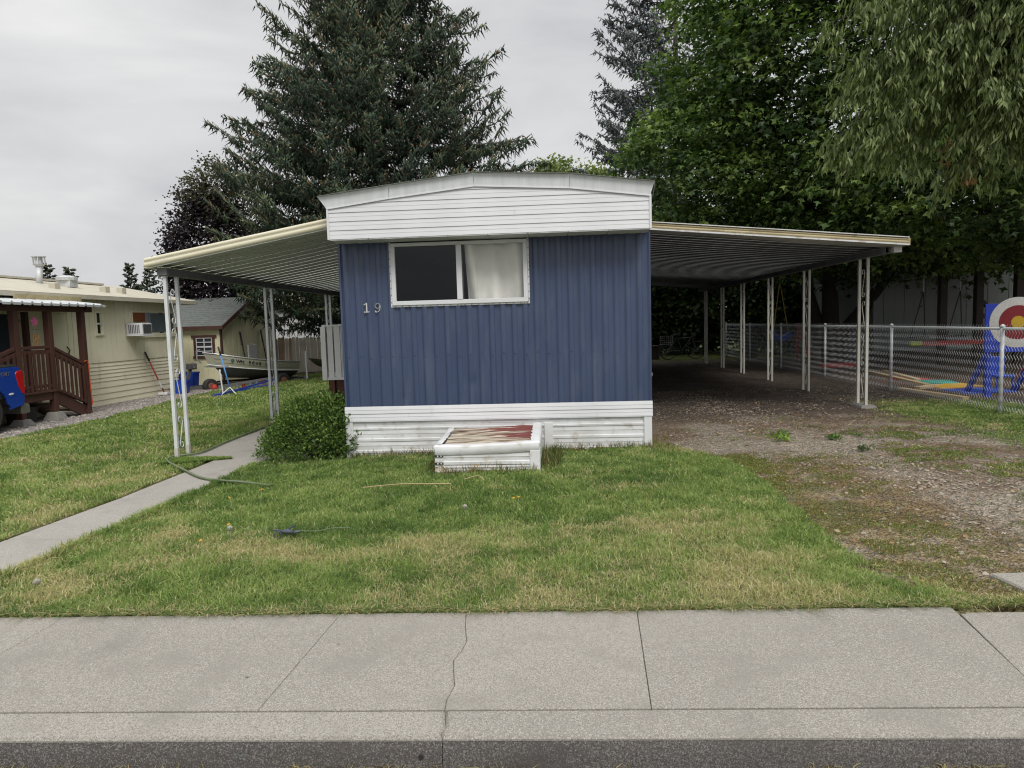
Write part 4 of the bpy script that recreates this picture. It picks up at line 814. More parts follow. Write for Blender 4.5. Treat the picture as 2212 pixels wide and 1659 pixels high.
for i in range(6): pbox('baluster', (PX+.03, 4.63+i*.12, .42), (PX+.068, 4.672+i*.12, 1.26), bev=0)
rail(5.47, 1.29, 6.40, .90); rail(5.47, 1.19, 6.40, .80, .08, 'rail_board'); rail(5.47, .44, 6.36, .08, .06, 'bottom_rail')
for i in range(7):
    t_ = (i+.5)/7; yb_ = 5.47+.9*t_; zt_ = 1.22-.39*t_; pbox('baluster', (PX+.03, yb_-.02, zt_-.80), (PX+.068, yb_+.02, zt_), bev=0)
rail(3.4, .98, 4.44, 1.30); rail(3.4, .88, 4.44, 1.20, .08, 'rail_board')
for i in range(5): pbox('baluster', (PX+.03, 3.75+i*.15, .42), (PX+.068, 3.79+i*.15, 1.1+i*.03), bev=0)
for i in range(3):
    pbox('stair_tread', (-10.35, 5.5+i*.3, .25-i*.17), (PX-.05, 5.8+i*.3, .29-i*.17), mt=M('tread_wood', (.30, .27, .18), (.2, .17, .11), 5, .8) if i == 0 else bpy.data.materials['tread_wood'])
MB().beam((PX-.01, 5.45, .30), (PX-.01, 6.45, -.18), .045, .24).build('stringer', brown, po); MB().beam((-10.4, 5.45, .30), (-10.4, 6.45, -.18), .045, .24).build('stringer', brown, po)
MB().tube(smooth_path([(PX+.06, 6.33, .95), (PX+.075, 6.44, .93), (PX+.075, 6.46, .4), (PX+.075, 6.48, .0)]), .012, 6).build('orange_cord', M('orange_cord', (.5, .08, .02), None, 5, .5), po)
for (yy, lb) in ((4.50, 'grey concrete pier block under the porch post nearest the truck'), (5.41, 'grey concrete pier block under the middle porch post')):
    zb_ = -.06 if yy < 5 else -.02; b0 = MB(); gz = tz(PX, yy)-.01
    b0.add([(PX-.17, yy-.17, gz), (PX+.17, yy-.17, gz), (PX+.17, yy+.17, gz), (PX-.17, yy+.17, gz), (PX-.1, yy-.1, zb_), (PX+.1, yy-.1, zb_), (PX+.1, yy+.1, zb_), (PX-.1, yy+.1, zb_)], [(0, 3, 2, 1), (4, 5, 6, 7), (0, 1, 5, 4), (1, 2, 6, 5), (2, 3, 7, 6), (3, 0, 4, 7)])
    tag(b0.build('pier_block', conc_b, bev=.01), lb, 'block')
tb = thing('storage_tub', 'dark storage tub in the shade under the porch', 'tub', (-10.0, 5.0, -.2)); MB().tube([(-10.0, 5.0, -.2), (-10.0, 5.0, .08), (-10.0, 5.0, .1)], [.24, .28, .3], 16).build('body', black, tb); MB().tube([(-10.0, 5.0, .1), (-10.0, 5.0, .13)], .31, 16).build('lid', black, tb)
ch = thing('wind_chime', 'pink flower wind chime with wooden tubes hanging in the porch', 'wind chime', (-9.75, 5.0, 1.95))
fl_ = MB()
for i in range(6):
    a = i*PI/3; ca, sa = math.cos(a), math.sin(a); c0 = (-9.7, 5.16+.075*ca, 1.84+.075*sa); fl_.add([(-9.7, 5.16, 1.84), (-9.685, 5.16+.05*ca-.04*sa, 1.84+.05*sa+.04*ca), (-9.69, 5.16+.115*ca, 1.84+.115*sa), (-9.685, 5.16+.05*ca+.04*sa, 1.84+.05*sa-.04*ca)], [(0, 1, 2, 3)])
fl_.build('flower', pink, ch); MB().beam((-9.7, 5.06, 1.68), (-9.7, 5.28, 1.665), .012, .012).build('crossbar', alu, ch)
for i in range(4): MB().tube([(-9.7, 5.11+i*.045, 1.58), (-9.7, 5.115+i*.045, 1.32+.03*(i % 2))], .010, 6).build('tube', orange, ch)
MB().tube([(-9.69, 5.10, 1.43), (-9.69, 5.28, 1.52)], .010, 6).build('striker', orange, ch); MB().tube([(-9.7, 5.16, 2.03), (-9.7, 5.16, 1.55)], .003, 4).build('string', wood_g, ch)
wr = thing('wreath', 'small dried wreath hanging at the top of the porch left of the chime', 'wreath', (-9.75, 4.68, 1.9)); n = 160; a = rng.random(n)*2*PI; P = np.stack([np.full(n, -9.74), 4.70+.10*np.cos(a), 1.88+.10*np.sin(a)], 1)+rng.normal(0, .015, (n, 3))
V, F, k_ = leaves(P, rng.normal(0, 1, (n, 3)), rng.normal(0, 1, (n, 3)), np.full(n, .06), np.full(n, .02)); np_obj('leaves', V, [F], LEAF, np.repeat(cmix(n, [(.16, .15, .1), (.25, .24, .18)]), k_, 0), wr)
MB().tube([(-9.74, 4.70, 2.03), (-9.74, 4.70, 1.97)], .004, 4).build('hanger', steel_d, wr)

# pickup: rear towards +Y, only its tail reaches into the picture
tk = thing('pickup_truck', 'bright blue pickup truck tail parked on the gravel by the porch', 'pickup', (-10.1, 1.5, -.18))
TX0, TX1, TY1, TG = -10.95, -9.2, 4.12, -.18
prof = [(4.12, .34), (4.13, .60), (4.10, .80), (4.08, .93), (4.02, .985), (2.0, 1.0), (2.0, .30), (2.72, .30)]
arch = [(3.28+.47*math.cos(a), .20+.47*math.sin(a)) for a in np.linspace(PI-.2, .25, 14)]
side = [(4.12, .30), (4.13, .60), (4.10, .80), (4.08, .93), (4.02, .985), (2.02, 1.0), (2.02, .25)]+arch+[(3.80, .24)]
MB().prism(side, lambda u, v, t_: (t_, u, v), TX1-.06, TX1).build('bed_side', truckb, tk, bev=.018); MB().prism(side, lambda u, v, t_: (t_, u, v), TX0, TX0+.06).build('bed_side', truckb, tk, bev=.018)
MB().box((TX0+.07, 4.05, .36), (TX1-.07, 4.12, .97)).build('tailgate', truckb, tk, bev=.02); MB().box((TX0+.06, 2.05, .42), (TX1-.06, 4.05, .48)).build('bed_floor', black, tk)
MB().box((TX1-.09, 2.1, .986), (TX1-.005, 4.0, 1.012)).build('bed_rail_cap', black, tk, bev=.006)
MB().tube([(TX1-.03, 2.1, 1.03), (TX1-.03, 3.98, 1.03)], .012, 6).build('chrome_rail', chrome, tk)
cab = [(2.0, .25), (2.0, 1.0), (1.92, 1.42), (1.6, 1.52), (.5, 1.5), (-.1, 1.08), (-1.2, .98), (-1.3, .3)]
MB().prism(cab, lambda u, v, t_: (t_, u, v), TX0+.03, TX1-.03).build('cab', truckb, tk, bev=.03)
gw = MB().prism([(1.8, 1.05), (1.75, 1.38), (.6, 1.38), (.15, 1.08)], lambda u, v, t_: (t_, u, v), TX1-.032, TX1-.024).build('side_window', dark_in, tk)
tl = MB().prism([(3.93, .86), (3.96, .90), (4.10, .92), (4.115, .80), (4.13, .60), (4.125, .47), (4.06, .50), (3.99, .62)], lambda u, v, t_: (t_, u, v), TX1-.05, TX1+.012).build('tail_light', lens, tk, bev=.01)
MB().box((TX0-.01, 4.06, .36), (TX0+.05, 4.14, .9)).build('tail_light', lens, tk)
bu = MB().box((TX0+.02, 4.06, .10), (TX1-.02, 4.27, .27)).build('bumper', M('bumper_steel', (.25, .24, .22), None, 5, .35, metal=.7), tk, bev=.03)
MB().box((TX0+.1, 4.10, .271), (TX1-.06, 4.26, .285)).build('bumper_step', chrome, tk)
MB().beam((TX1+.004, 3.72, .235), (TX1+.004, 4.08, .29), .012, .03).build('lower_trim', truckb, tk)
em = MB(); em.prism([(3.80+.06*math.cos(a), .50+.018*math.sin(a)+.006*math.cos(a)) for a in np.linspace(0, 2*PI, 12, endpoint=False)]+[], lambda u, v, t_: (t_, u, v), TX1+.001, TX1+.008); em.build('emblem', white, tk)
for yy in (3.28, -.35):
    for xx, s_ in ((TX1-.16, 1), (TX0+.16, -1)):
        w_ = MB().tube([(xx-.12, yy, TG+.37), (xx-.10, yy, TG+.37), (xx+.10, yy, TG+.37), (xx+.12, yy, TG+.37)], [.33, .37, .37, .33], 28).build('wheel', black, tk, smooth=False)
        MB().tube([(xx+s_*.115, yy, TG+.37), (xx+s_*.126, yy, TG+.37)], [.23, .2], 16).build('rim', steel_d, w_)
fc = bpy.data.curves.new('SPORT', 'FONT'); fc.body = 'SPORT'; fc.size = .10; fc.extrude = .001; fc.shear = .3
fo = bpy.data.objects.new('tmp', fc); COL.objects.link(fo); bpy.context.view_layer.update(); me = bpy.data.meshes.new_from_object(fo.evaluated_get(bpy.context.evaluated_depsgraph_get())); bpy.data.objects.remove(fo)
me.materials.append(M('decal_gold', (.16, .15, .12), None, 5, .4)); de = bpy.data.objects.new('bedside_decal', me); COL.objects.link(de); de.parent = tk
de.rotation_euler = (R(90), 0, R(90)); de.location = Vector((TX1+.004, 3.50, .835))-Vector(tk.location)

# red-handled tool, bins, shed, boat yard
def tool(name, label, p, q, r, mt, grip, head=None):
    o = thing(name, label, 'tool', p); p = Vector(p); q = Vector(q); MB().cyl(p, p.lerp(q, .8), r, 8).build('handle', mt, o, smooth=True); MB().cyl(p.lerp(q, .8), q, r*1.25, 8).build('grip', grip, o, smooth=True)
    return o
to = tool('squeegee', 'red-handled squeegee leaning on the skirting of the yellow home', (-10.28, 10.66, -.17), (-10.44, 10.12, 1.02), .02, redp, black)
MB().cyl((-10.30, 10.58, .0), (-10.33, 10.48, .22), .022, 8).build('pale_sleeve', white, to); MB().box((-10.42, 10.55, -.2), (-10.16, 10.75, -.13)).build('head', white_w, to, bev=.01)
def bin_(x, y, w, h, rz, label):
    o = thing('recycling_bin', label, 'bin', (x, y, tz(x, y))); z0 = tz(x, y); c, s = math.cos(rz), math.sin(rz)
    def rect(a, zz): return [(x+(i*a*c-j*a*.75*s), y+(i*a*s+j*a*.75*c), zz) for i, j in ((-1, -1), (1, -1), (1, 1), (-1, 1))]
    vs = rect(w*.42, z0)+rect(w*.5, z0+h)+rect(w*.46, z0+h)+rect(w*.39, z0+.03); q4 = lambda a, b_: [(a+i, a+(i+1) % 4, b_+(i+1) % 4, b_+i) for i in range(4)]
    MB().add(vs, [(3, 2, 1, 0)]+q4(0, 4)+q4(4, 8)+q4(8, 12)+[(12, 13, 14, 15)]).build('body', bluep, o); MB().add(rect(w*.53, z0+h-.03)+rect(w*.53, z0+h+.012)+rect(w*.465, z0+h+.012), [(i, (i+1) % 4, 4+(i+1) % 4, 4+i) for i in range(4)]+[(4+i, 4+(i+1) % 4, 8+(i+1) % 4, 8+i) for i in range(4)]).build('rim', bluep, o)
    return o
b1 = bin_(-9.95, 10.95, .42, .36, .2, 'blue recycling bin with white mark beside the squeegee'); MB().box((-9.80, 10.76, -.05), (-9.70, 10.765, .05)).build('recycling_mark', white, b1)
bin_(-10.55, 12.5, .5, .5, 0, 'taller blue bin standing in front of the shed corner')
tag(MB().tube([(-9.5, 12.0, -.17), (-9.5, 12.0, -.12), (-9.5, 12.0, -.05)], [.10, .09, .05], 10).build('red_cap', redp), 'small red plastic scoop on the gravel before the shed', 'scoop')
sh = thing('garden_shed', 'pale yellow garden shed with grey-green shingle roof and brown trim', 'shed', (-11.6, 15.5, -.2))
SX0, SX1, SY0, SY1, SZ = -13.2, -10.12, 13.85, 18.3, 1.70
def sbox(nm, a, b_, mt=yel2, bev=0): return MB().box(a, b_).build(nm, mt, sh, bev=bev)
xx = SX0
while xx < SX1-.02: sbox('wall_board', (xx+.003, SY0-.006*random.random(), -.22), (min(xx+.2, SX1)-.003, SY0+.03, SZ)); xx += .2
yy = SY0+.03
while yy < SY1-.02:
    y2 = min(yy+.2, SY1); ym = (yy+y2)/2; zt_ = SZ+max(0, (1-abs(ym-(SY0+SY1)/2)/((SY1-SY0)/2)))*.95; MB().box((SX1-.03, yy+.003, -.22), (SX1+.006*random.random(), y2-.003, zt_)).build('wall_board', yel2, sh); yy += .2
for (a, b_) in (((SX1-.02, SY0-.03, -.22), (SX1+.03, SY0+.06, SZ)), ((SX1-.02, SY1-.06, -.22), (SX1+.03, SY1+.02, SZ)), ((SX0, SY0-.03, -.22), (SX0+.08, SY0-.001, SZ))): sbox('corner_trim', a, b_, brown)
ym = (SY0+SY1)/2; nrow = 15
for sgn in (1, -1):
    ya, yb_ = (SY0-.16, ym) if sgn > 0 else (SY1+.16, ym)
    for i in range(nrow):
        t0, t1 = i/nrow, (i+1.25)/nrow; zf = lambda t_: SZ-.03+t_*1.02; y0_, y1_ = ya+(yb_-ya)*t0, ya+(yb_-ya)*min(t1, 1)
        mb = MB()
        mb.add([(SX0-.1, y0_, zf(t0)+.035), (SX1+.16, y0_, zf(t0)+.035), (SX1+.16, y1_, zf(min(t1, 1))+.022), (SX0-.1, y1_, zf(min(t1, 1))+.022), (SX0-.1, y0_, zf(t0)), (SX1+.16, y0_, zf(t0))], [(0, 1, 2, 3), (4, 5, 1, 0)]); mb.build('shingle_course', shing, sh)
        if sgn < 0 and i > 9: break
    MB().add([(SX0-.1, ya, SZ-.04), (SX1+.15, ya, SZ-.04), (SX1+.15, yb_, SZ+.97), (SX0-.1, yb_, SZ+.97)], [(0, 1, 2, 3)]).build('roof_deck', brown, sh)
    MB().beam((SX1+.15, ya, SZ-.05), (SX1+.15, yb_, SZ+.95), .03, .12).build('barge_board', brown, sh)
MB().box((SX0-.1, SY0-.18, SZ-.10), (SX1+.16, SY0-.15, SZ+.01)).build('eave_trim', brown, sh)
wf = MB()
for a, b_ in (((-11.06, SY0-.05, .66), (-10.28, SY0-.01, .74)), ((-11.09, SY0-.05, 1.34), (-10.25, SY0-.01, 1.42)), ((-11.02, SY0-.05, .74), (-10.94, SY0-.01, 1.34)), ((-10.40, SY0-.05, .74), (-10.32, SY0-.01, 1.34))): wf.box(a, b_)
sw_ = wf.build('window', brown, sh); MB().box((-10.94, SY0-.02, .74), (-10.40, SY0-.008, 1.34)).build('pane', dark_in, sw_)
mu_ = MB()
for zz in (.76, .90, 1.04, 1.19, 1.325): mu_.box((-10.94, SY0-.04, zz-.012-(zz == 1.04)*.012), (-10.40, SY0-.021, zz+.012+(zz == 1.04)*.012))
for xx in (-10.93, -10.67, -10.41): mu_.box((xx-.012, SY0-.041, .74), (xx+.012, SY0-.022, 1.34))
mu_.build('muntins', white, sw_)
for (yy, zt_, lb) in ((15.1, 1.45, 'dark oar leaning on the shed wall nearer the front corner'), (16.8, 1.5, 'dark oar leaning on the shed wall nearer the fence')):
    o = thing('oar', lb, 'oar', (-9.85, yy, -.2)); MB().cyl((-9.8, yy, -.18), (-10.06, yy+.05, zt_), .022, 7).build('shaft', black, o); MB().beam((-10.0, yy+.04, zt_-.42), (-10.07, yy+.05, zt_+.05), .10, .02, (1, 0, 0)).build('blade', black, o)
tag(MB().box((-10.09, 15.7, .45), (-10.03, 16.35, 1.02)).build('white_board', white, bev=.005), 'white panel leaning on the shed side above the boat', 'panel')

# boat on trailer, built along local +X (bow) then turned
def boat():
    o = thing('boat', 'tan aluminium rowing boat with registration letters, on a trailer by the shed', 'boat')
    Lb = 2.9; st_ = 19
    def sec(t_):       # t 0 stern .. 1 bow : half beam, sheer z, chine z, keel z
        bm = .66*(1-max(0, (t_-.35)/.65)**2.3)*(.92+.08*min(t_/.3, 1)); return bm, .52+.28*t_**2.0, .25+.20*t_**2.2, .0+.08*t_**3+.30*max(0, t_-.82)**1.3*2.2
    ts = np.linspace(0, 1, st_); rows = []; rows2 = []
    for t_ in ts:
        bm, zs, zc, zk = sec(t_); x = t_*Lb
        rk = max(0, (t_-.72)/.28)**1.6; rows.append([(x+.12*(t_ > .97)-rk*.42*(zs-z_), y_, z_) for y_, z_ in ((-bm, zs), (-bm*.99, zs*.75+zc*.25), (-bm*.965, zs*.5+zc*.5), (-bm*.93, zs*.25+zc*.75), (-bm*.9, zc))])
        rows2.append([(x-rk*(.42*(zs-zc)+1.1*(zc-z_)), y_, z_) for y_, z_ in ((-bm*.9, zc), (-bm*.6, zc*.5+zk*.5-.02), (-bm*.08, zk), (bm*.08, zk), (bm*.6, zc*.5+zk*.5-.02), (bm*.9, zc))])
    hs = MB().strip(rows); hs.strip([[(x, -y, z) for x, y, z in r] for r in rows]); hs.build('hull_side', hullm, o, smooth=True); MB().strip(rows2).build('hull_bottom', hullb, o, smooth=True)
    bm, zs, zc, zk = sec(0); MB().add([(0, -bm, zs), (0, -bm*.9, zc), (0, 0, zk), (0, bm*.9, zc), (0, bm, zs)], [(0, 1, 2, 3, 4)]).build('transom', hullm, o)
    for s_ in (-1, 1):
        MB().tube([(t_*Lb+.13*(t_ > .97), s_*sec(t_)[0]*1.01, sec(t_)[1]+.01) for t_ in ts], .022, 6).build('gunwale', white_w if s_ < 0 else alu, o)
        MB().tube([(t_*Lb, s_*sec(t_)[0]*.915, sec(t_)[2]) for t_ in ts], .016, 6).build('chine_strip', white_w, o)
        for q in (.33, .62): MB().tube([(t_*Lb, s_*(sec(t_)[0]*(.93+.07*(1-q))+.004), sec(t_)[1]*(1-q)+sec(t_)[2]*q) for t_ in ts[:-1]], .006, 4).build('hull_rib', hullm, o)
    for xx in (.5, 1.5, 2.5): MB().box((xx, -.5, .36), (xx+.22, .5, .40)).build('bench', alu, o)
    MB().tube([(3.1, -.05, .90), (3.24, 0, .86), (3.22, 0, .62), (3.1, 0, .5)], .02, 6).build('bow_eye', alu, o)
    return o, sec, Lb
bo, sec, Lb = boat()
ang = math.atan2(12.2-15.0, -9.85+8.0)                     # stern -> bow
# bow points left/near, the side towards the camera is local +Y
bo.location = (-8.28, 14.75, -.07); bo.rotation_euler = (0, R(-3.0), ang)
def glyph(ch_, size, mt, name, parent, ext=.002, shear=0.):
    fc = bpy.data.curves.new('glyph', 'FONT'); fc.body = ch_; fc.size = size; fc.extrude = ext; fc.offset = size*.022
    fo = bpy.data.objects.new('tmp', fc); COL.objects.link(fo); bpy.context.view_layer.update(); me = bpy.data.meshes.new_from_object(fo.evaluated_get(bpy.context.evaluated_depsgraph_get())); bpy.data.objects.remove(fo)
    me.materials.append(mt); r_ = bpy.data.objects.new(name, me); COL.objects.link(r_); r_.parent = parent; return r_
tx_ = 2.22
for ch_ in 'WN 9048 LH':
    if ch_ != ' ':
        t_ = tx_/Lb; e_ = .02; pA = Vector((tx_, sec(t_)[0]+.012, sec(t_)[1]-.165)); pB = Vector((tx_-.1, sec(t_-.1/Lb)[0]+.012, sec(t_-.1/Lb)[1]-.165))
        dx = (pB-pA).normalized(); dn = dx.cross(Vector((0, 0, 1))).normalized(); dn = dn if dn.y > 0 else -dn; du = dn.cross(dx)
        glyph(ch_, .14, black, 'registration_letter', bo).matrix_local = Matrix(((dx.x, du.x, dn.x, pA.x), (dx.y, du.y, dn.y, pA.y), (dx.z, du.z, dn.z, pA.z), (0, 0, 0, 1)))
    tx_ -= .125 if ch_ in 'WN' else .105
stk = MB().box((2.25, sec(.8)[0]+.0, sec(.8)[1]-.165), (2.34, sec(.8)[0]+.03, sec(.8)[1]-.075)).build('sticker', M('green_sticker', (.06, .16, .13), None, 5, .5)); stk.parent = bo
tr_ = thing('boat_trailer', 'dark steel boat trailer with winch post and tyres under the tan boat', 'trailer')
def tpart(nm, mb, mt=steel_d, **k): return mb.build(nm, mt, tr_, **k)
tpart('frame_rail', MB().beam((-.1, .45, .02), (2.4, .45, .02), .06, .09)); tpart('frame_rail', MB().beam((-.1, -.45, .02), (2.4, -.45, .02), .06, .09))
tpart('frame_rail', MB().beam((2.4, .45, .02), (3.6, .03, .03), .06, .09)); tpart('frame_rail', MB().beam((2.4, -.45, .02), (3.6, -.03, .03), .06, .09)); tpart('tongue', MB().beam((3.5, 0, .03), (4.15, 0, .03), .07, .09))
for xx in (.1, 1.2, 2.3): tpart('cross_member', MB().beam((xx, -.45, .02), (xx, .45, .02), .06, .06))
tpart('bunk', MB().beam((.1, .3, .07), (2.4, .3, .09), .09, .06), bark); tpart('bunk', MB().beam((.1, -.3, .10), (2.4, -.3, .12), .09, .06), bark)
tpart('winch_post', MB().beam((3.62, 0, .05), (3.36, 0, .72), .08, .08)); tpart('winch', MB().box((3.26, -.09, .58), (3.50, .12, .76)), bev=.02); tpart('winch_crank', MB().tube([(3.4, .14, .64), (3.4, .22, .64), (3.46, .22, .80), (3.46, .30, .80)], .014, 6), alu)
tpart('coupler', MB().box((4.1, -.06, .0), (4.36, .06, .10)), alu, bev=.02); tpart('safety_chain', MB().tube(smooth_path([(4.1, .05, .02), (4.0, .12, -.08), (3.9, .1, -.1), (3.85, .04, 0)]), .016, 6), alu)
tpart('axle', MB().cyl((.75, -.72, -.0), (.75, .72, -.0), .03, 8))
for xx, yy, rr_ in ((.75, .72, .24), (.75, -.72, .24), (3.0, .32, .22)):
    w_ = tpart('wheel', MB().tube([(xx, yy-.08, .06), (xx, yy-.06, .06), (xx, yy+.06, .06), (xx, yy+.08, .06)], [rr_*.82, rr_, rr_, rr_*.82], 20), black); MB().tube([(xx, yy+.075, .06), (xx, yy+.088, .06)], [rr_*.5, rr_*.42], 12).build('hub', M('rusty_hub', (.22, .09, .05), None, 8, .7), w_)
tpart('guide_post', MB().cyl((-.15, .78, -.02), (-.12, .80, .95), .03, 8), white); tpart('light_bar', MB().box((-.25, -.75, .02), (-.17, .75, .10))); tpart('tail_lamp', MB().box((-.27, .6, .03), (-.16, .72, .12)), alu)
tr_.location = (-8.28, 14.75, -.16); tr_.rotation_euler = (0, 0, ang)
# canoe behind the stern, odd things in front
cn = thing('canoe', 'small olive green canoe lying behind the boat stern', 'canoe', (-7.0, 16.0, -.1)); rows = []
for t_ in np.linspace(-1, 1, 15):
    w_ = .34*(1-t_*t_)**.6; rows.append([(-6.95+t_*1.1, 16.1+w_*math.cos(a), .10+.12*t_*t_-.30*(1-t_**4)*math.sin(a)*.9+.25) for a in np.linspace(0, PI, 9)])
olive = M('olive_plastic', (.07, .075, .03), (.05, .055, .022), 4, .5); MB().strip(rows).build('hull', olive, cn, smooth=True); MB().tube([r[0] for r in rows], .02, 5).build('rim', olive, cn); MB().tube([r[-1] for r in rows], .02, 5).build('rim', olive, cn)
tag(MB().tube([(-7.5, 15.9, -.05), (-6.0, 16.3, -.03)], [.13, .11], 9).build('log', bark), 'dark mossy log lying under the green canoe', 'log')
ld = thing('ladder', 'aluminium and blue stepladder lying on its side before the boat', 'ladder', (-8.1, 11.2, -.15))
for zz, mt in ((.02, alu), (.19, alu), ): MB().beam((-8.32, 9.9, zz-.15), (-8.08, 13.2, zz-.15), .03, .07).build('rail', mt, ld)
for xx in (-7.98, ): MB().beam((-8.14, 9.2, -.11), (-7.86, 12.6, -.11), .07, .03).build('rail', bluep, ld)
for i in range(9): t_ = (i+.5)/9; MB().box((-8.33+.24*t_-.03, 9.9+3.3*t_-.035, -.11), (-8.33+.24*t_+.04, 9.9+3.3*t_+.035, .03)).build('rung', alu if i not in (3, 6) else redp, ld)
MB().beam((-8.05, 9.3, -.12), (-7.95, 13.0, .02), .02, .05).build('brace', bluep, ld)
pl = tool('blue_pole', 'blue pole with black grip and white tripod foot standing before the ladder', (-7.87, 9.6, -.02), (-8.2, 9.75, 1.12), .02, M('light_blue_pole', (.08, .25, .55), None, 4, .4), black)
for a, b_ in (((-7.88, 9.6, .05), (-8.07, 9.45, -.14)), ((-7.88, 9.6, .05), (-7.66, 9.5, -.14)), ((-7.88, 9.6, .05), (-7.85, 9.8, -.14))): MB().cyl(a, b_, .013, 6).build('foot_leg', white, pl)
ps = thing('white_stake', 'thin white stake standing left of the blue pole', 'stake', (-8.14, 9.7, -.15)); MB().cyl((-8.12, 9.7, -.17), (-8.2, 9.75, .45), .02, 7).build('shaft', white_w, ps); MB().cyl((-8.2, 9.75, .45), (-8.205, 9.755, .52), .026, 7).build('cap', white, ps)
# background board fence and pale house
bf_ = thing('board_fence', 'bleached vertical board fence behind the boat', 'fence', (-8, 19, -.2))
for i in range(46):
    xx = -10.9+i*.145; h = 1.2+.03*math.sin(i*1.7); mt = wood_o if i < 8 and i % 3 else wood_g
    mb = MB(); y_ = 19+.012*math.sin(i*2.1); mb.add([(xx, y_, -.25), (xx+.137, y_, -.25), (xx+.137, y_, h-.04), (xx+.11, y_, h), (xx+.027, y_, h), (xx, y_, h-.04)]+[(a, y_+.02, c_) for a, c_ in ((xx, -.25), (xx+.137, -.25), (xx+.137, h-.04), (xx+.11, h), (xx+.027, h), (xx, h-.04))], [(5, 4, 3, 2, 1, 0), (6, 7, 8, 9, 10, 11)]+[(i_, (i_+1) % 6, 6+(i_+1) % 6, 6+i_) for i_ in range(6)])
    mb.build('board', mt, bf_)
for zz in (.1, .9): MB().box((-10.9, 19.03, zz), (-4.2, 19.08, zz+.09)).build('rail', wood_g, bf_)
ph_ = thing('white_house', 'plain white building behind the board fence', 'building', (-11, 27, -.2)); MB().box((-17, 26.5, -.3), (-5.5, 33, 2.6)).build('wall', bwhite, ph_); MB().prism([(-17.3, 2.6), (-5.2, 2.6), (-11.2, 3.7)], lambda u, v, t_: (u, t_, v), 26.2, 33.3).build('roof', roofy, ph_); MB().box((-9.4, 26.45, 1.0), (-8.3, 26.49, 2.0)).build('window', dark_in, ph_)
# deck with white railing behind the blue home
dk_ = thing('side_deck', 'white railed deck with brown board skirt beside the blue home', 'deck', (-3, 7.5, -.06))
DX0, DY0 = -4.14, 6.15; vinyl = M('white_vinyl', (.84, .84, .83), (.78, .78, .77), 3, .5)
for i in range(13): MB().box((DX0+.08+i*.155, DY0-.012, .50), (DX0+.08+i*.155+.115, DY0+.02, 1.56)).build('picket', vinyl, dk_)
for zz in (.56, 1.50): MB().box((DX0, DY0+.02, zz-.05), (-1.86, DY0+.06, zz+.05)).build('rail', vinyl, dk_)
MB().box((DX0-.02, DY0-.03, 1.56), (-1.86, DY0+.09, 1.60)).build('rail_cap', vinyl, dk_); MB().box((DX0, DY0-.03, .44), (-1.86, DY0+.06, .505)).build('rim', vinyl, dk_); MB().box((DX0-.05, DY0-.04, .44), (DX0+.05, DY0+.06, 1.56)).build('post', vinyl, dk_)
for i in range(20): MB().box((DX0-.02, DY0+.1+i*.155, .50), (DX0+.015, DY0+.1+i*.155+.075, 1.56)).build('picket', vinyl, dk_)
MB().box((DX0-.03, DY0, 1.561), (DX0+.04, 9.3, 1.60)).build('rail_cap', vinyl, dk_)
for i in range(4): MB().box((DX0+.22, DY0+.02+.004*(i % 2), -.08+i*.13), (-1.86, DY0+.05, -.08+i*.13+.122)).build('skirt_board', deckbrown, dk_); MB().box((DX0+.05, DY0+.05, -.08+i*.13), (DX0+.08, 9.2, -.08+i*.13+.122)).build('skirt_board', deckbrown, dk_)
MB().box((DX0+.1, DY0-.02, -.1), (DX0+.2, DY0+.06, .44)).build('corner_board', deckbrown, dk_)
MB().box((DX0, DY0+.06, .46), (-1.86, 9.3, .5)).build('deck_floor', deckbrown, dk_)

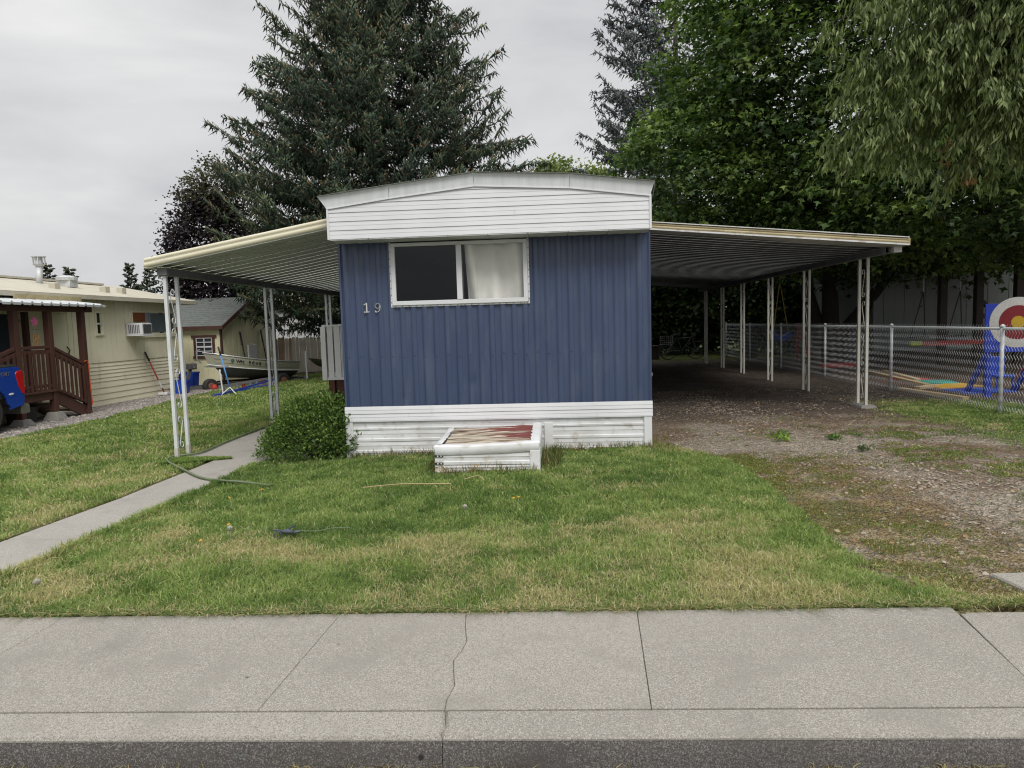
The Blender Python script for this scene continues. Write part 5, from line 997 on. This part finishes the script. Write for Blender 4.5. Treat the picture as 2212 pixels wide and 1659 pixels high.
# ------------------------------------------------------------------ conifers
def conifer(name, label, base, H, Rb, zlow, cols, nb=120, dens=1.0, droop=.30, tipc=None, seed=1, rtw=.022, upsweep=.35, shape=.8, group=None, azlim=None, trunk=.30, bl_=.12, prof=None, sec_=4):
    rg = np.random.default_rng(seed); B0 = np.array(base, float); o = thing(name, label, 'tree', base, group); limbs = MB(); A = []; Bp = []; T = []
    tr = MB().tube([B0+[0, 0, -.1], B0+[0, 0, H*.3], B0+[0, 0, H*.7], B0+[0, 0, H]], [trunk, trunk*.75, trunk*.35, .03], 9); tr.build('trunk', bark, o, smooth=True)
    def bough(p0, d, L_, up_, sag, lvl, q):
        s_ = np.array([-d[1], d[0], 0.]); ns = max(5, int(L_/.28)); wob = rg.normal(0, .05); pts = []
        for t_ in np.linspace(0, 1, ns+1): pts.append(p0+d*L_*t_+np.array([0, 0, 1.])*L_*(-sag*math.sin(PI*min(t_*1.15, 1))+up_*t_**2.4)+s_*L_*wob*math.sin(3*t_))
        pts = np.array(pts); limbs.tube(pts, list(np.linspace((.05*q+.022)*(.5 if lvl else 1), .008, ns+1)), 4, cap=False)
        m_ = max(3, int(L_/.115*dens))
        for j in range(m_):
            t_ = .10+.90*(j+rg.random())/m_; k = min(int(t_*ns), ns-1); p = pts[k]+(pts[k+1]-pts[k])*(t_*ns-k); fwd = unit(pts[k+1]-pts[k]); taper = (1-t_)**.5
            for sd in (-1, 1):
                l_ = (bl_*L_*taper+.17)*(.5+.9*rg.random()); dv = unit(s_*sd*(.9-.3*t_)+fwd*(.45+.5*t_)+np.array([0, 0, .05+.2*t_+rg.normal(0, .2)])); nt_ = max(2, int(l_/.12*dens))
                A.append(p); Bp.append(p+dv*l_); T.append(.35+.3*t_)
                for w in range(nt_):
                    u = (w+.4+.5*rg.random())/nt_; p2 = p+dv*l_*u-np.array([0, 0, droop*.3*u*u*l_]); ln = (.12+.26*rg.random())*(.75+.5*(1-u))
                    dn = np.array([rg.normal(0, .4), rg.normal(0, .4), -1.0])*droop*2+dv*.5*rg.random()+np.array([0, 0, .15])
                    A.append(p2); Bp.append(p2+unit(dn)*ln); T.append(.15+.45*u+.25*t_)
                    if rg.random() < .6: A.append(p2); Bp.append(p2+unit(dv*.6+s_*rg.normal(0, .6)+np.array([0, 0, .4]))*ln*.5); T.append(.45+.4*u+.2*t_)
            if t_ > .5 and rg.random() < .7: A.append(p); Bp.append(p+unit(fwd*.6+np.array([0, 0, .7])+s_*rg.normal(0, .6))*(.10+.12*rg.random())); T.append(.8)
        for w in range(3): A.append(pts[-2]); Bp.append(pts[-1]+rg.normal(0, .06, 3)+np.array([0, 0, .05])); T.append(.9)
        if lvl == 0 and L_ > 1.2:
            for w in range(sec_):
                t_ = .30+.55*(w+rg.random())/sec_; k = min(int(t_*ns), ns-1); az = math.atan2(d[1], d[0])+(1 if w % 2 else -1)*(.35+.55*rg.random())
                bough(pts[k], np.array([math.cos(az), math.sin(az), 0.]), (.55*L_*(1-t_)+.55)*(.8+.4*rg.random()), up_*.8+rg.normal(.05, .12), sag*.8, 1, q)
    for i in range(nb):
        f = (i+.5)/nb; h = zlow+(H-zlow)*(f**1.2)*.985; q = 1-(h-zlow)/(H-zlow)
        L_ = (Rb*(q**shape) if prof is None else float(np.interp(h, *prof)))*(.64+.46*rg.random())+.2; az = i*2.39996+rg.normal(0, .25)
        if azlim and not azlim(az): continue
        bough(B0+[0, 0, h], np.array([math.cos(az), math.sin(az), 0.]), L_, upsweep*(-.1+1.6*rg.random()), .06+.16*q*rg.random(), 0, q)
    limbs.build('branches', bark, o)
    A = np.array(A); Bp = np.array(Bp); T = np.array(T); n = len(A)
    V, F, k_ = spindles(A, Bp, rtw*(.7+.6*rg.random(n)))
    nzv = fbm(A[:, 0]*.9+A[:, 1]*.6, A[:, 2]*.9, 301+seed)
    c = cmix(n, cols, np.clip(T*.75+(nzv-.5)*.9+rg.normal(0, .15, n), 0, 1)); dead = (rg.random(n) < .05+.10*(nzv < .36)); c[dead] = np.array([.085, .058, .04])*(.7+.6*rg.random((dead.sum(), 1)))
    if tipc is not None: tp = (T > .85) & (rg.random(n) < .3); c[tp] = np.array(tipc)
    np_obj('crown', V, [F], NEED, np.repeat(c, k_, 0), o)
    return o
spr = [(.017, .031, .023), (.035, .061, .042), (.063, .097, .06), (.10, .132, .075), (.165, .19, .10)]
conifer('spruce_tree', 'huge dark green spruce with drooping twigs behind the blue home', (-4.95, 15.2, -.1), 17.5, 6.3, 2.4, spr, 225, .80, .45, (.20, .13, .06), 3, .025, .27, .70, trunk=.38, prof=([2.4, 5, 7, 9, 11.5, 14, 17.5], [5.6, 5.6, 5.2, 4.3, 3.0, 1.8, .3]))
bsp = [(.065, .08, .085), (.13, .155, .16), (.205, .23, .235), (.29, .315, .315)]
conifer('blue_spruce_tree', 'tall grey-blue spruce half hidden behind the green maple', (6.25, 24.0, 0), 19, 6.6, 3.0, bsp, 140, .6, .34, None, 5, .036, .30, .62, azlim=lambda a: math.cos(a-2.6) > -.55)
far_c = [(.035, .05, .035), (.055, .075, .05), (.08, .10, .06)]
for i, (xx, yy, H, lb) in enumerate(((-41.6, 60, 8.6, 'small far pine above the yellow roof, left of the awning post'), (-39.6, 60, 8.2, 'small far pine touching the awning post'), (-50.2, 60, 8.9, 'far pine just right of the roof flue'), (-47.9, 60, 8.4, 'narrow far pine right of the one beside the flue'), (-56.2, 60, 7.4, 'distant low pine at the left edge above the yellow roof'), (-44.4, 66, 6.9, 'tiny far pine top in the gap above the yellow roof'))):
    conifer('far_pine', lb, (xx, yy, 0), H, 1.5, 2.0, far_c, 60, .5, .15, None, 20+i, .11, .25, .8, 'distant pines on the left skyline', trunk=.15, sec_=0)

# ------------------------------------------------------------------ broadleaf trees
def limb(mb, p, q, r0, r1, bend=(0, 0, 0), n=6):
    P = [Vector(p).lerp(Vector(q), t_)+Vector(bend)*math.sin(PI*t_) for t_ in np.linspace(0, 1, n)]; mb.tube(P, list(np.linspace(r0, r1, n)), 8); return P
def crown_leaves(cent, rad, ncl, per, seed, keep=None, lsz=.13, shell=.35, flat=.35, csz=.42, cols=None, droop=.35, hollow=.45):
    rg = np.random.default_rng(seed); d = unit(rg.normal(0, 1, (ncl, 3))); r = (hollow+(1-hollow)*rg.random(ncl)**shell)
    lum = .80+.40*fbm(np.arctan2(d[:, 1], d[:, 0])*2.2+5, d[:, 2]*3.5, seed)
    C = np.array(cent)+d*(r*lum)[:, None]*np.array(rad)
    if keep is not None: k = keep(C); C, d, r = C[k], d[k], r[k]
    n = len(C)*per; ci = np.repeat(np.arange(len(C)), per); sz = csz*(.6+.8*rg.random(len(C)))
    off = rg.normal(0, 1, (n, 3))*np.array([1, 1, flat])*sz[ci][:, None]*.6; off[:, 2] -= .35*(off[:, 0]**2+off[:, 1]**2)/np.maximum(sz[ci], .1)
    P = C[ci]+off; out = d[ci]*np.array([1, 1, .3])
    D = unit(out*.7+rg.normal(0, .6, (n, 3))+np.array([0, 0, -droop])); Nn = unit(rg.normal(0, .45, (n, 3))+np.array([0, 0, 1.])+out*.35)
    tint = np.clip(.45+(rg.random(len(C))[ci]-.5)*.7+rg.normal(0, .13, n)+off[:, 2]*.5, 0, 1)
    return P, D, Nn, lsz*(.65+.6*rg.random(n)), cmix(n, cols, tint)
def tree_crown(o, parts, shape, mt=LEAF):
    P, D, Nn, l_, c = [np.concatenate([p[i] for p in parts]) for i in range(5)]
    V, F, k_ = leaves(P, D, Nn, l_, l_*(.24 if shape == 'sliver' else 1.0), 'kite' if shape == 'sliver' else shape); np_obj('crown', V, [F], mt, np.repeat(c, k_, 0), o)
mcol = [(.02, .042, .012), (.045, .085, .022), (.092, .152, .038), (.165, .24, .058), (.25, .325, .09)]
mp_ = thing('maple_tree', 'big dense green maple with forked dark trunk behind the carport', 'tree', (9.3, 14.0, 0))
tk_ = MB(); limb(tk_, (9.35, 14.0, -.1), (9.25, 14.0, 1.0), .42, .34); limb(tk_, (9.2, 14.0, .75), (8.9, 13.8, 5.2), .29, .14, (.05, 0, 0)); limb(tk_, (9.45, 14, .8), (10.7, 13.6, 2.6), .22, .15, (0, 0, -.05)); limb(tk_, (10.7, 13.6, 2.6), (12.4, 12.6, 6.0), .15, .05); limb(tk_, (9.0, 14.1, .5), (8.3, 14.4, 3.4), .26, .16); limb(tk_, (8.3, 14.4, 3.4), (6.2, 14.6, 7.4), .16, .05); limb(tk_, (8.9, 13.8, 5.2), (8.4, 13.5, 10.5), .14, .04); limb(tk_, (8.9, 13.8, 4.6), (7.4, 10.8, 7.5), .11, .04); limb(tk_, (9, 13.8, 4.0), (10.2, 10.6, 5.6), .10, .04)
tk_.build('trunk', barkd, mp_, smooth=True)
tree_crown(mp_, [crown_leaves((9.9, 13.2, 8.3), (5.8, 6.0, 6.0), 2200, 35, 401, lsz=.148, csz=.50, cols=mcol, keep=lambda C: (C[:, 2] > 2.6) & (C[:, 1] < 17)),
                 crown_leaves((9.4, 11.2, 9.8), (4.6, 3.4, 4.2), 880, 37, 404, lsz=.148, csz=.5, cols=mcol),
                 crown_leaves((5.2, 12.3, 5.5), (2.6, 2.4, 2.5), 560, 37, 402, lsz=.13, csz=.45, cols=mcol, keep=lambda C: (C[:, 2] > 3.0)),
                 crown_leaves((11.2, 9.6, 4.6), (5.0, 4.2, 2.0), 900, 37, 403, lsz=.148, csz=.5, cols=mcol, keep=lambda C: (C[:, 2] > 2.45), flat=.25)], 'maple')
# silver maple: trunk out of the frame, drooping sprays reach in at the top right
sv = thing('silver_maple_tree', 'drooping silver-leaved maple branches hanging in at the upper right', 'tree', (9.4, -.2, 0))
tk_ = MB(); limb(tk_, (9.4, -.2, -.1), (9.2, 0, 2.2), .32, .25); limb(tk_, (9.2, 0, 2.2), (8.6, .8, 5.4), .24, .13); limb(tk_, (9.2, 0, 2.2), (10.4, -.6, 6.0), .2, .1); limb(tk_, (8.6, .8, 5.4), (7.6, 1.8, 8.0), .13, .05); limb(tk_, (8.8, .5, 4.6), (8.9, 2.6, 6.4), .12, .05)
rg = np.random.default_rng(77); LP = []; LD = []; LN = []; LL = []; LC = []
ends = [(4.62, 1.9, 5.45), (4.86, 2.0, 4.86), (5.05, 2.1, 4.72), (4.74, 2.0, 3.98), (5.1, 2.1, 3.85), (5.4, 2.2, 3.85), (5.72, 2.2, 3.72), (6.1, 2.4, 3.85), (6.62, 2.2, 3.62), (6.8, 2.1, 3.85), (6.45, 1.9, 4.2), (7.1, 2.0, 4.1), (7.3, 1.6, 4.2), (5.6, 2.0, 4.9), (5.5, 1.8, 5.6), (5.9, 1.6, 5.2), (6.3, 1.5, 4.6), (6.9, 1.4, 5.0), (7.4, 1.2, 5.2), (5.6, 2.4, 4.2), (6.2, 2.6, 4.1), (6.0, 2.0, 5.9), (6.8, 2.4, 5.6), (5.35, 2.2, 6.2), (7.5, 2.2, 3.9), (8.0, 2.0, 4.0), (5.6, 1.6, 6.6), (6.2, 1.2, 6.8), (7.2, 2.6, 6.6), (6.6, .6, 6.4), (7.8, .6, 4.6), (8.6, 1.8, 4.4), (6.6, 2.9, 4.9), (5.9, 2.9, 5.2), (7.4, 3.0, 4.8), (9.6, -2.2, 4.6), (11.0, -1.0, 4.8), (10.8, 1.2, 4.8), (8.2, -1.6, 5.2)]
for e in ends:
    for rep_ in range(2):
        e2 = np.array(e)+(rg.normal(0, .22, 3) if rep_ else 0); s0 = np.array([8.5, .9, 5.6])+rg.normal(0, .3, 3); s0[2] = max(s0[2], e2[2]+.5)
        if e2[0] > 9: s0[0] = 9.6
        pts = [s0+(e2-s0)*t_+np.array([0, 0, 1.])*(.75*math.sin(PI*t_**.8)) for t_ in np.linspace(0, 1, 14)]
        if rep_ == 0: tk_.tube(pts, list(np.linspace(.035, .006, 14)), 5, cap=False)
        for j in range(3, 14):
            for q in range(7):
                p = np.array(pts[j])+rg.normal(0, .08, 3); tw = unit(np.array([rg.normal(0, .55), rg.normal(0, .55), -.75])+unit(pts[j]-pts[j-1])*.55); l_ = .18+.28*rg.random()
                for u in np.linspace(.1, 1, 6):
                    for w_ in range(2): LP.append(p+tw*l_*u+rg.normal(0, .025, 3)); LD.append(tw*.6+np.array([rg.normal(0, .42), rg.normal(0, .42), -.8])); LN.append(np.array([rg.normal(0, .5), rg.normal(0, .5)-.6, .8])); LL.append(.085+.075*rg.random()); LC.append(min(max(.45+.3*u-.15+rg.normal(0, .2), 0), 1))
n = len(LP); sc_l = [(.045, .070, .022), (.085, .122, .037), (.135, .18, .056), (.20, .25, .09), (.30, .335, .16)]
tk_.build('trunk', bark, sv, smooth=True)
tree_crown(sv, [(np.array(LP), np.array(LD), np.array(LN), np.array(LL), cmix(n, sc_l, np.array(LC)))], 'sliver')
dl = []
for (cx, cy, cz) in ((6.25, 2.1, 3.75), (6.55, 2.1, 3.45), (7.15, 2.0, 4.12)):
    for q in range(26): dl.append(np.array([cx, cy, cz])+rg.normal(0, .05, 3)*np.array([1, 1, 2.2]))
dl = np.array(dl); n = len(dl); V, F, k_ = leaves(dl, rg.normal(0, .5, (n, 3))+[0, 0, -.8], rg.normal(0, 1, (n, 3)), np.full(n, .10), np.full(n, .05)); np_obj('withered_leaves', V, [F], LEAF, np.repeat(cmix(n, [(.32, .16, .07), (.42, .25, .13)]), k_, 0), sv)
# purple plum at the left of the spruce
pc = [(.014, .011, .018), (.026, .018, .029), (.04, .028, .038), (.06, .05, .04)]
pm = thing('purple_plum_tree', 'dark purple-leaved plum tree left of the big spruce', 'tree', (-12.0, 17.5, -.2)); tk_ = MB(); limb(tk_, (-12, 17.5, -.3), (-12, 17.5, 3.2), .16, .11); limb(tk_, (-12, 17.5, 3), (-13, 17.2, 5.6), .09, .03); limb(tk_, (-12, 17.5, 3), (-11.6, 17.4, 7), .09, .03); tk_.build('trunk', bark, pm)
tree_crown(pm, [crown_leaves((-12.0, 17.4, 4.0), (1.6, 1.6, 3.0), 820, 32, 431, lsz=.11, csz=.36, cols=pc, droop=.1, flat=.6), crown_leaves((-11.7, 17.2, 6.5), (1.0, 1.0, 1.4), 150, 26, 432, lsz=.10, csz=.3, cols=[(.05, .055, .03), (.09, .09, .045), (.07, .05, .05)], droop=.1, flat=.6)], 'kite')
# light green tree tops far behind the roof
for i, (xx, yy, zz, r_, lb) in enumerate(((1.0, 40, 11.3, 1.7, 'pale green tree top showing just above the roof trim'), (3.4, 38, 10.3, 1.5, 'low yellow-green tree top between the roof and the blue spruce'))):
    o = thing('far_tree', lb, 'tree', (xx, yy, 0)); tk_ = MB(); limb(tk_, (xx, yy, 0), (xx, yy, zz), .2, .05); tk_.build('trunk', bark, o)
    tree_crown(o, [crown_leaves((xx, yy, zz-.8), (r_, r_, 2.0), 220, 22, 440+i, lsz=.2, csz=.35, cols=[(.10, .14, .04), (.16, .21, .06), (.24, .29, .1)], droop=-.4, flat=1.0, hollow=.2)], 'kite')
# dark hedge trees closing the view under the carport
for i, (xx, yy, rx, lb) in enumerate(((3.0, 21.5, 2.6, 'dark evergreen mass seen under the carport beside the home wall'), (6.6, 22.0, 2.6, 'dark leafy tree at the far end of the carport'), (10.2, 20.5, 2.2, 'dark shrubby tree behind the swings'))):
    o = thing('shade_tree', lb, 'tree', (xx, yy, 0)); tk_ = MB(); limb(tk_, (xx, yy, -.1), (xx, yy, 3.0), .2, .1); tk_.build('trunk', barkd, o)
    tree_crown(o, [crown_leaves((xx, yy, 3.0), (rx*1.15, 1.6, 3.1), 900, 32, 450+i, lsz=.17, csz=.45, cols=mcol[:4], flat=.5, hollow=.1, keep=lambda C: C[:, 2] > .18+.35*vn(C[:, 0]*1.7, C[:, 1], 5))], 'kite')

# ------------------------------------------------------------------ chain-link fence
cf = thing('chain_link_fence', 'galvanised chain-link fence along the right side of the driveway', 'fence', (7.05, 6, 0))
FX, FY0, FY1, FZ = 7.05, -1.9, 18.3, 1.27
for yy in (-1.25, 2.06, 5.37, 8.65, 11.9, 15.1, 18.3): MB().cyl((FX, yy, -.05), (FX, yy, FZ+.01), .027, 10).build('post', zinc, cf, smooth=True); MB().tube([(FX, yy, FZ+.0), (FX, yy, FZ+.02), (FX, yy, FZ+.045)], [.034, .036, .012], 10).build('post_cap', zinc, cf, smooth=True)
MB().cyl((FX, FY0, FZ-.02), (FX, FY1, FZ-.02), .021, 8).build('top_rail', zinc, cf, smooth=True)
A = []; B_ = []; zt_ = FZ+.04; zb_ = .04; pitch = .066; run = .50*(zt_-zb_)*1.0
k = 0; yy = FY0-run
ns_ = int((zt_-zb_)/.058)
V = []; 
for yy in np.arange(FY0, FY1, pitch):
    for j in range(ns_):
        z0_, z1_ = zb_+j*(zt_-zb_)/ns_, zb_+(j+1)*(zt_-zb_)/ns_; s_ = 1 if j % 2 else -1
        A.append((FX-.03-.004*s_, yy-s_*pitch/2, z0_)); B_.append((FX-.03+.004*s_, yy+s_*pitch/2, z1_))
A = np.array(A); B_ = np.array(B_); D = unit(B_-A); O = unit(np.cross(D, np.array([1., 0, 0]))); Q = np.cross(D, O); rW = .0029; n = len(A)
V = np.concatenate([np.stack([X_+(O*math.cos(a)+Q*math.sin(a))*rW for a in (0, 2.094, 4.189)], 1) for X_ in (A, B_)], 1).reshape(-1, 3); T = np.array([(0, 1, 4, 3), (1, 2, 5, 4), (2, 0, 3, 5)])
tag(np_obj('wire_mesh', V, [(np.arange(n)[:, None, None]*6+T[None]).reshape(-1, 4)], zinc, None, cf), kind='stuff')

# ------------------------------------------------------------------ playground beyond the fence
tg = thing('target_board', 'square blue target board with white, red and yellow rings on blue legs', 'target', (8.46, 4.0, 0))
MB().box((7.95, 4.0, .80), (9.0, 4.03, 1.62)).build('board', skinb, tg, bev=.004)
def disc(y, r, mt, nm, c=(8.47, 1.30), n=40): return MB().prism([(c[0]+r*math.cos(a), c[1]+r*.92*math.sin(a)) for a in np.linspace(0, 2*PI, n, endpoint=False)], lambda u, v, t_: (u, t_, v), y-.003, y).build(nm, mt, tg)
disc(3.999, .46, M('white_chalk_paint', (.62, .61, .58), (.5, .49, .47), 30, .8), 'outer_ring'); disc(3.995, .31, M('dark_red_paint', (.22, .012, .02), (.18, .01, .016), 30, .7), 'middle_ring'); disc(3.991, .115, M('bull_yellow', (.55, .36, .02), (.45, .3, .02), 30, .7), 'centre')
for xx in (8.05, 8.86): MB().box((xx-.045, 4.035, -.05), (xx+.045, 4.12, 1.5)).build('leg', skinb, tg, bev=.006); MB().beam((xx, 4.12, .75), (xx+.02, 4.75, 0), .07, .07).build('brace', skinb, tg)
ct = thing('chair', 'small blue plastic child chair behind the target board', 'chair', (8.95, 5.2, 0)); MB().box((8.75, 5.0, .28), (9.1, 5.35, .32)).build('seat', bluep, ct, bev=.01); MB().box((8.75, 5.33, .32), (9.1, 5.37, .65)).build('backrest', bluep, ct, bev=.01)
for xx in (8.77, 9.05):
    for yy in (5.02, 5.32): MB().box((xx, yy, 0), (xx+.03, yy+.03, .28)).build('leg', bluep, ct)
tag(MB().tube([(9.35, 5.0, .2), (9.35, 5.0, .25), (9.35, 5.0, .44)], [.20, .21, .12], 14).build('ball', redp), 'orange-red play ball right of the blue chair', 'ball')
for (x0, y0, x1, y1, mt, nm, lb) in ((8.1, 7.3, 8.75, 7.8, redp, 'play_mat', 'red mat on the playground ground behind the fence'), (8.2, 6.5, 8.95, 7.1, tealp, 'play_mat', 'teal mat lying next to the red mat'), (8.0, 5.6, 8.9, 6.2, yelp, 'play_mat', 'orange-yellow mat lying in front of the teal mat'), (7.95, 4.6, 8.9, 5.3, bluep, 'play_mat', 'blue mat lying nearest the target board')):
    tag(MB().box((x0, y0, .01), (x1, y1, .07), rz=random.uniform(-.2, .2)).build(nm, mt, bev=.01), lb, 'mat')
for (p, q, lb) in (((8.45, 9.6, .06), (8.0, 5.9, .06), 'long pale timber lying left of the mats'), ((8.75, 9.4, .08), (8.3, 6.9, .08), 'second pale timber lying beside the long one'), ((7.25, 5.4, .05), (7.5, 3.7, .05), 'orange-brown timber lying just inside the fence'), ((8.2, 5.9, .05), (7.6, 5.5, .05), 'short tan timber offcut before the orange mat')):
    tag(MB().beam(p, q, .12, .09).build('timber', tan, bev=.008), lb, 'timber')
wb = thing('shop_building', 'long white metal-clad building behind the playground, coloured dark for its shade', 'building', (14, 14, 0))
for i in range(24): MB().box((10.3+i*.3+.004, 13.6-.006*(i % 2), 0), (10.3+(i+1)*.3-.004, 13.66, 3.6)).build('wall_panel', shop_shaded, wb)
MB().box((10.3, 13.66, 0), (17.5, 20, 3.6)).build('core', shop_shaded, wb); MB().prism([(13.3, 3.6), (20.3, 3.6), (16.8, 4.8)], lambda u, v, t_: (t_, u, v), 10.1, 17.8).build('roof', rfm, wb); MB().box((10.28, 13.58, 0), (17.5, 13.595, .35)).build('base_band', darkwood, wb)
w2b = thing('far_white_building', 'bright white building seen between the maple trunks', 'building', (14, 27, 0)); MB().box((11.6, 26, 0), (19, 31, 4.4)).build('wall', bwhite, w2b); MB().prism([(11.4, 4.4), (19.2, 4.4), (15.3, 5.6)], lambda u, v, t_: (u, t_, v), 25.8, 31.2).build('roof', rfm, w2b)
for i in range(20): MB().box((11.7+i*.36, 25.985, .1), (11.72+i*.36, 25.999, 4.3)).build('seam', alu, w2b)
pgl = thing('play_structure', 'dark timber play frame with braces before the shade-darkened building', 'play frame', (12.5, 11.8, 0))
for xx in (11.35, 12.3, 13.35, 14.3): MB().box((xx-.09, 11.7, 0), (xx+.09, 11.88, 3.0)).build('post', darkwood, pgl)
for zz in (1.28, 2.9): MB().box((12.39, 11.72, zz), (13.26, 11.84, zz+.14)).build('cross_beam', darkwood, pgl)
for a, b_ in (((12.4, 11.79, 1.75), (12.75, 11.79, 1.42)), ((13.25, 11.79, 1.75), (12.9, 11.79, 1.42)), ((12.4, 11.79, .95), (12.75, 11.79, 1.28)), ((13.25, 11.79, .95), (12.9, 11.79, 1.28))): MB().beam(a, b_, .1, .1).build('brace', darkwood, pgl)
MB().box((11.2, 11.72, 2.9), (14.5, 11.84, 3.05)).build('top_beam', darkwood, pgl)
for (xx, lb) in ((10.55, 'dark rope trapeze hanging left of the play frame'), (11.5, 'second dark rope trapeze hanging at the play frame post')):
    o = thing('rope_swing', lb, 'swing', (xx, 11.2, 3.0)); MB().cyl((xx, 11.2, 3.3), (xx, 11.2, 2.05), .012, 5).build('chain', zinc, o)
    for dx in (-.32, .06): MB().cyl((xx, 11.2, 2.05), (xx+dx, 11.2, .85), .014, 5).build('rope', black, o)
    MB().beam((xx-.36, 11.2, .84), (xx+.12, 11.2, .84), .2, .04).build('seat', black, o)
tag(MB().box((10.4, 10.9, .62), (12.9, 11.0, .74)).build('balance_beam', redp, bev=.01), 'red balance beam in front of the shade-darkened building', 'beam')
tag(MB().box((10.1, 10.9, .625), (10.395, 11.0, .745)).build('beam_end', M('lime_paint', (.4, .5, .03), None, 5, .5), bev=.01), 'lime yellow end block of the red balance beam', 'block')
tag(MB().box((8.1, 11.7, .0), (9.0, 11.95, .16)).build('border_block', redp, bev=.01), 'low red border block at the foot of the maple', 'block')
sg = thing('swing', 'blue bucket swing on yellow ropes beneath the maple', 'swing', (7.9, 14.6, 3.2))
for dx in (-.12, .16): MB().cyl((7.85-dx, 14.6, 3.6), (7.85+dx*1.6, 14.6, 1.05), .016, 5).build('rope', ropey, sg)
MB().tube(smooth_path([(7.6, 14.6, 1.05), (7.7, 14.6, .85), (7.95, 14.6, .78), (8.2, 14.6, .95)]), [.05]+[.1]*22+[.08, .05], 8).build('seat', bluep, sg)
sd_ = thing('slide', 'red plastic slide leaning behind the maple trunk', 'slide', (8.9, 15.3, 0)); MB().beam((8.75, 15.3, 1.25), (9.1, 15.5, .1), .35, .06).build('chute', redp, sd_); MB().beam((8.7, 15.3, 1.25), (8.7, 15.6, 0), .08, .08).build('ladder_leg', redp, sd_)
br1 = tag(MB().tube([(7.7, 17.6, 0), (7.7, 17.6, .25), (7.7, 17.6, .85), (7.7, 17.6, .95)], [.28, .30, .30, .26], 16).build('barrel', black), 'dark barrel standing at the far end of the fence', 'barrel')
# bicycle with wire basket at the far end of the carport
bk = thing('bicycle', 'dark bicycle with wire basket parked at the far end of the carport', 'bicycle', (5.2, 17.3, 0)); bz = tz(5.2, 17.3)
for xx in (4.75, 5.75):
    w_ = MB().tube([(xx+.31*math.cos(a), 17.3+.12*(xx-5.25), bz+.32+.31*math.sin(a)) for a in np.linspace(0, 2*PI, 25)], .018, 6).build('wheel', black, bk, smooth=True)
    sp_ = MB()
    for i in range(8): a = i*PI/8; sp_.cyl((xx-.3*math.cos(a), 17.3+.12*(xx-5.25), bz+.32-.3*math.sin(a)), (xx+.3*math.cos(a), 17.3+.12*(xx-5.25), bz+.32+.3*math.sin(a)), .003, 3)
    tag(sp_.build('spokes', alu, w_), kind='stuff')
fr_ = MB()
for a, b_ in (((4.75, 17.24, .32), (5.0, 17.27, .32)), ((5.25, 17.3, .30), (5.05, 17.27, .85)), ((5.25, 17.3, .30), (5.6, 17.34, .8)), ((5.07, 17.28, .75), (5.58, 17.34, .78)), ((5.75, 17.36, .32), (5.57, 17.34, 1.0)), ((4.75, 17.24, .32), (5.07, 17.28, .75)), ((4.75, 17.24, .32), (5.25, 17.3, .3))): fr_.cyl((a[0], a[1], a[2]+bz), (b_[0], b_[1], b_[2]+bz), .018, 6)
fr_.build('frame', steel_d, bk); MB().beam((4.93, 17.26, bz+.88), (5.18, 17.29, bz+.9), .16, .06).build('saddle', black, bk, bev=.02); MB().tube([(5.5, 17.04, bz+1.02), (5.57, 17.2, bz+1.06), (5.57, 17.48, bz+1.06), (5.5, 17.64, bz+1.02)], .014, 6).build('handlebar', chrome, bk)
bs = MB()
for i in range(7):
    for zz in (.55, .62, .69, .76, .83): pass
    xx = 4.45+i*.07; bs.cyl((xx, 17.0, bz+.55), (xx, 17.0, bz+.85), .005, 4)
for zz in (.55, .62, .70, .78, .85): bs.cyl((4.45, 17.0, bz+zz), (4.87, 17.0, bz+zz), .005, 4); bs.cyl((4.87, 17.0, bz+zz), (4.87, 17.3, bz+zz), .005, 4); bs.cyl((4.45, 17.0, bz+zz), (4.45, 17.3, bz+zz), .005, 4)
tag(bs.build('basket', zinc, bk), kind='stuff')
pb = thing('planter', 'dark square planter box left of the bicycle', 'planter', (4.2, 17.9, 0)); MB().box((3.95, 17.7, -.02), (4.5, 18.2, .5)).build('body', darkwood, pb, bev=.01); MB().box((3.92, 17.67, .5), (4.53, 18.23, .54)).build('rim', darkwood, pb)
# parked dark car and iron railing beyond
pcx = thing('parked_car', 'dark car parked beyond the maple, partly hidden by the carport post', 'car', (13.2, 21, 0)); car = [(-2.1, .25), (-2.15, .7), (-1.3, .85), (-.7, 1.35), (.8, 1.38), (1.5, .95), (2.2, .85), (2.25, .25)]
MB().prism(car, lambda u, v, t_: (13.4+u, t_, v), 20.2, 21.9).build('body', M('dark_car_paint', (.02, .022, .028), None, 3, .25), pcx, bev=.05); MB().prism([(-1.1, .88), (-.65, 1.28), (.75, 1.3), (1.25, .95)], lambda u, v, t_: (13.4+u, t_, v), 20.18, 20.199).build('side_window', dark_in, pcx)
for xx in (12.0, 14.8):
    w_ = MB().tube([(xx, 20.12, .31), (xx, 20.15, .31), (xx, 20.35, .31)], [.28, .31, .31], 18).build('wheel', black, pcx); MB().tube([(xx, 20.11, .31), (xx, 20.12, .31)], [.18, .19], 12).build('hub_cap', alu, w_)
ir = thing('iron_railing', 'black iron railing beyond the maple trunk', 'railing', (12.8, 18.6, 0))
for i in range(16): MB().cyl((10.9+i*.2, 18.6, 0), (10.9+i*.2, 18.6, 1.6+.22*(i % 4 == 0)), .016+.018*(i % 4 == 0), 5).build('bar', black, ir)
for zz in (.15, .9, 1.5): MB().beam((10.9, 18.6, zz), (13.9, 18.6, zz), .03, .03).build('rail', black, ir)
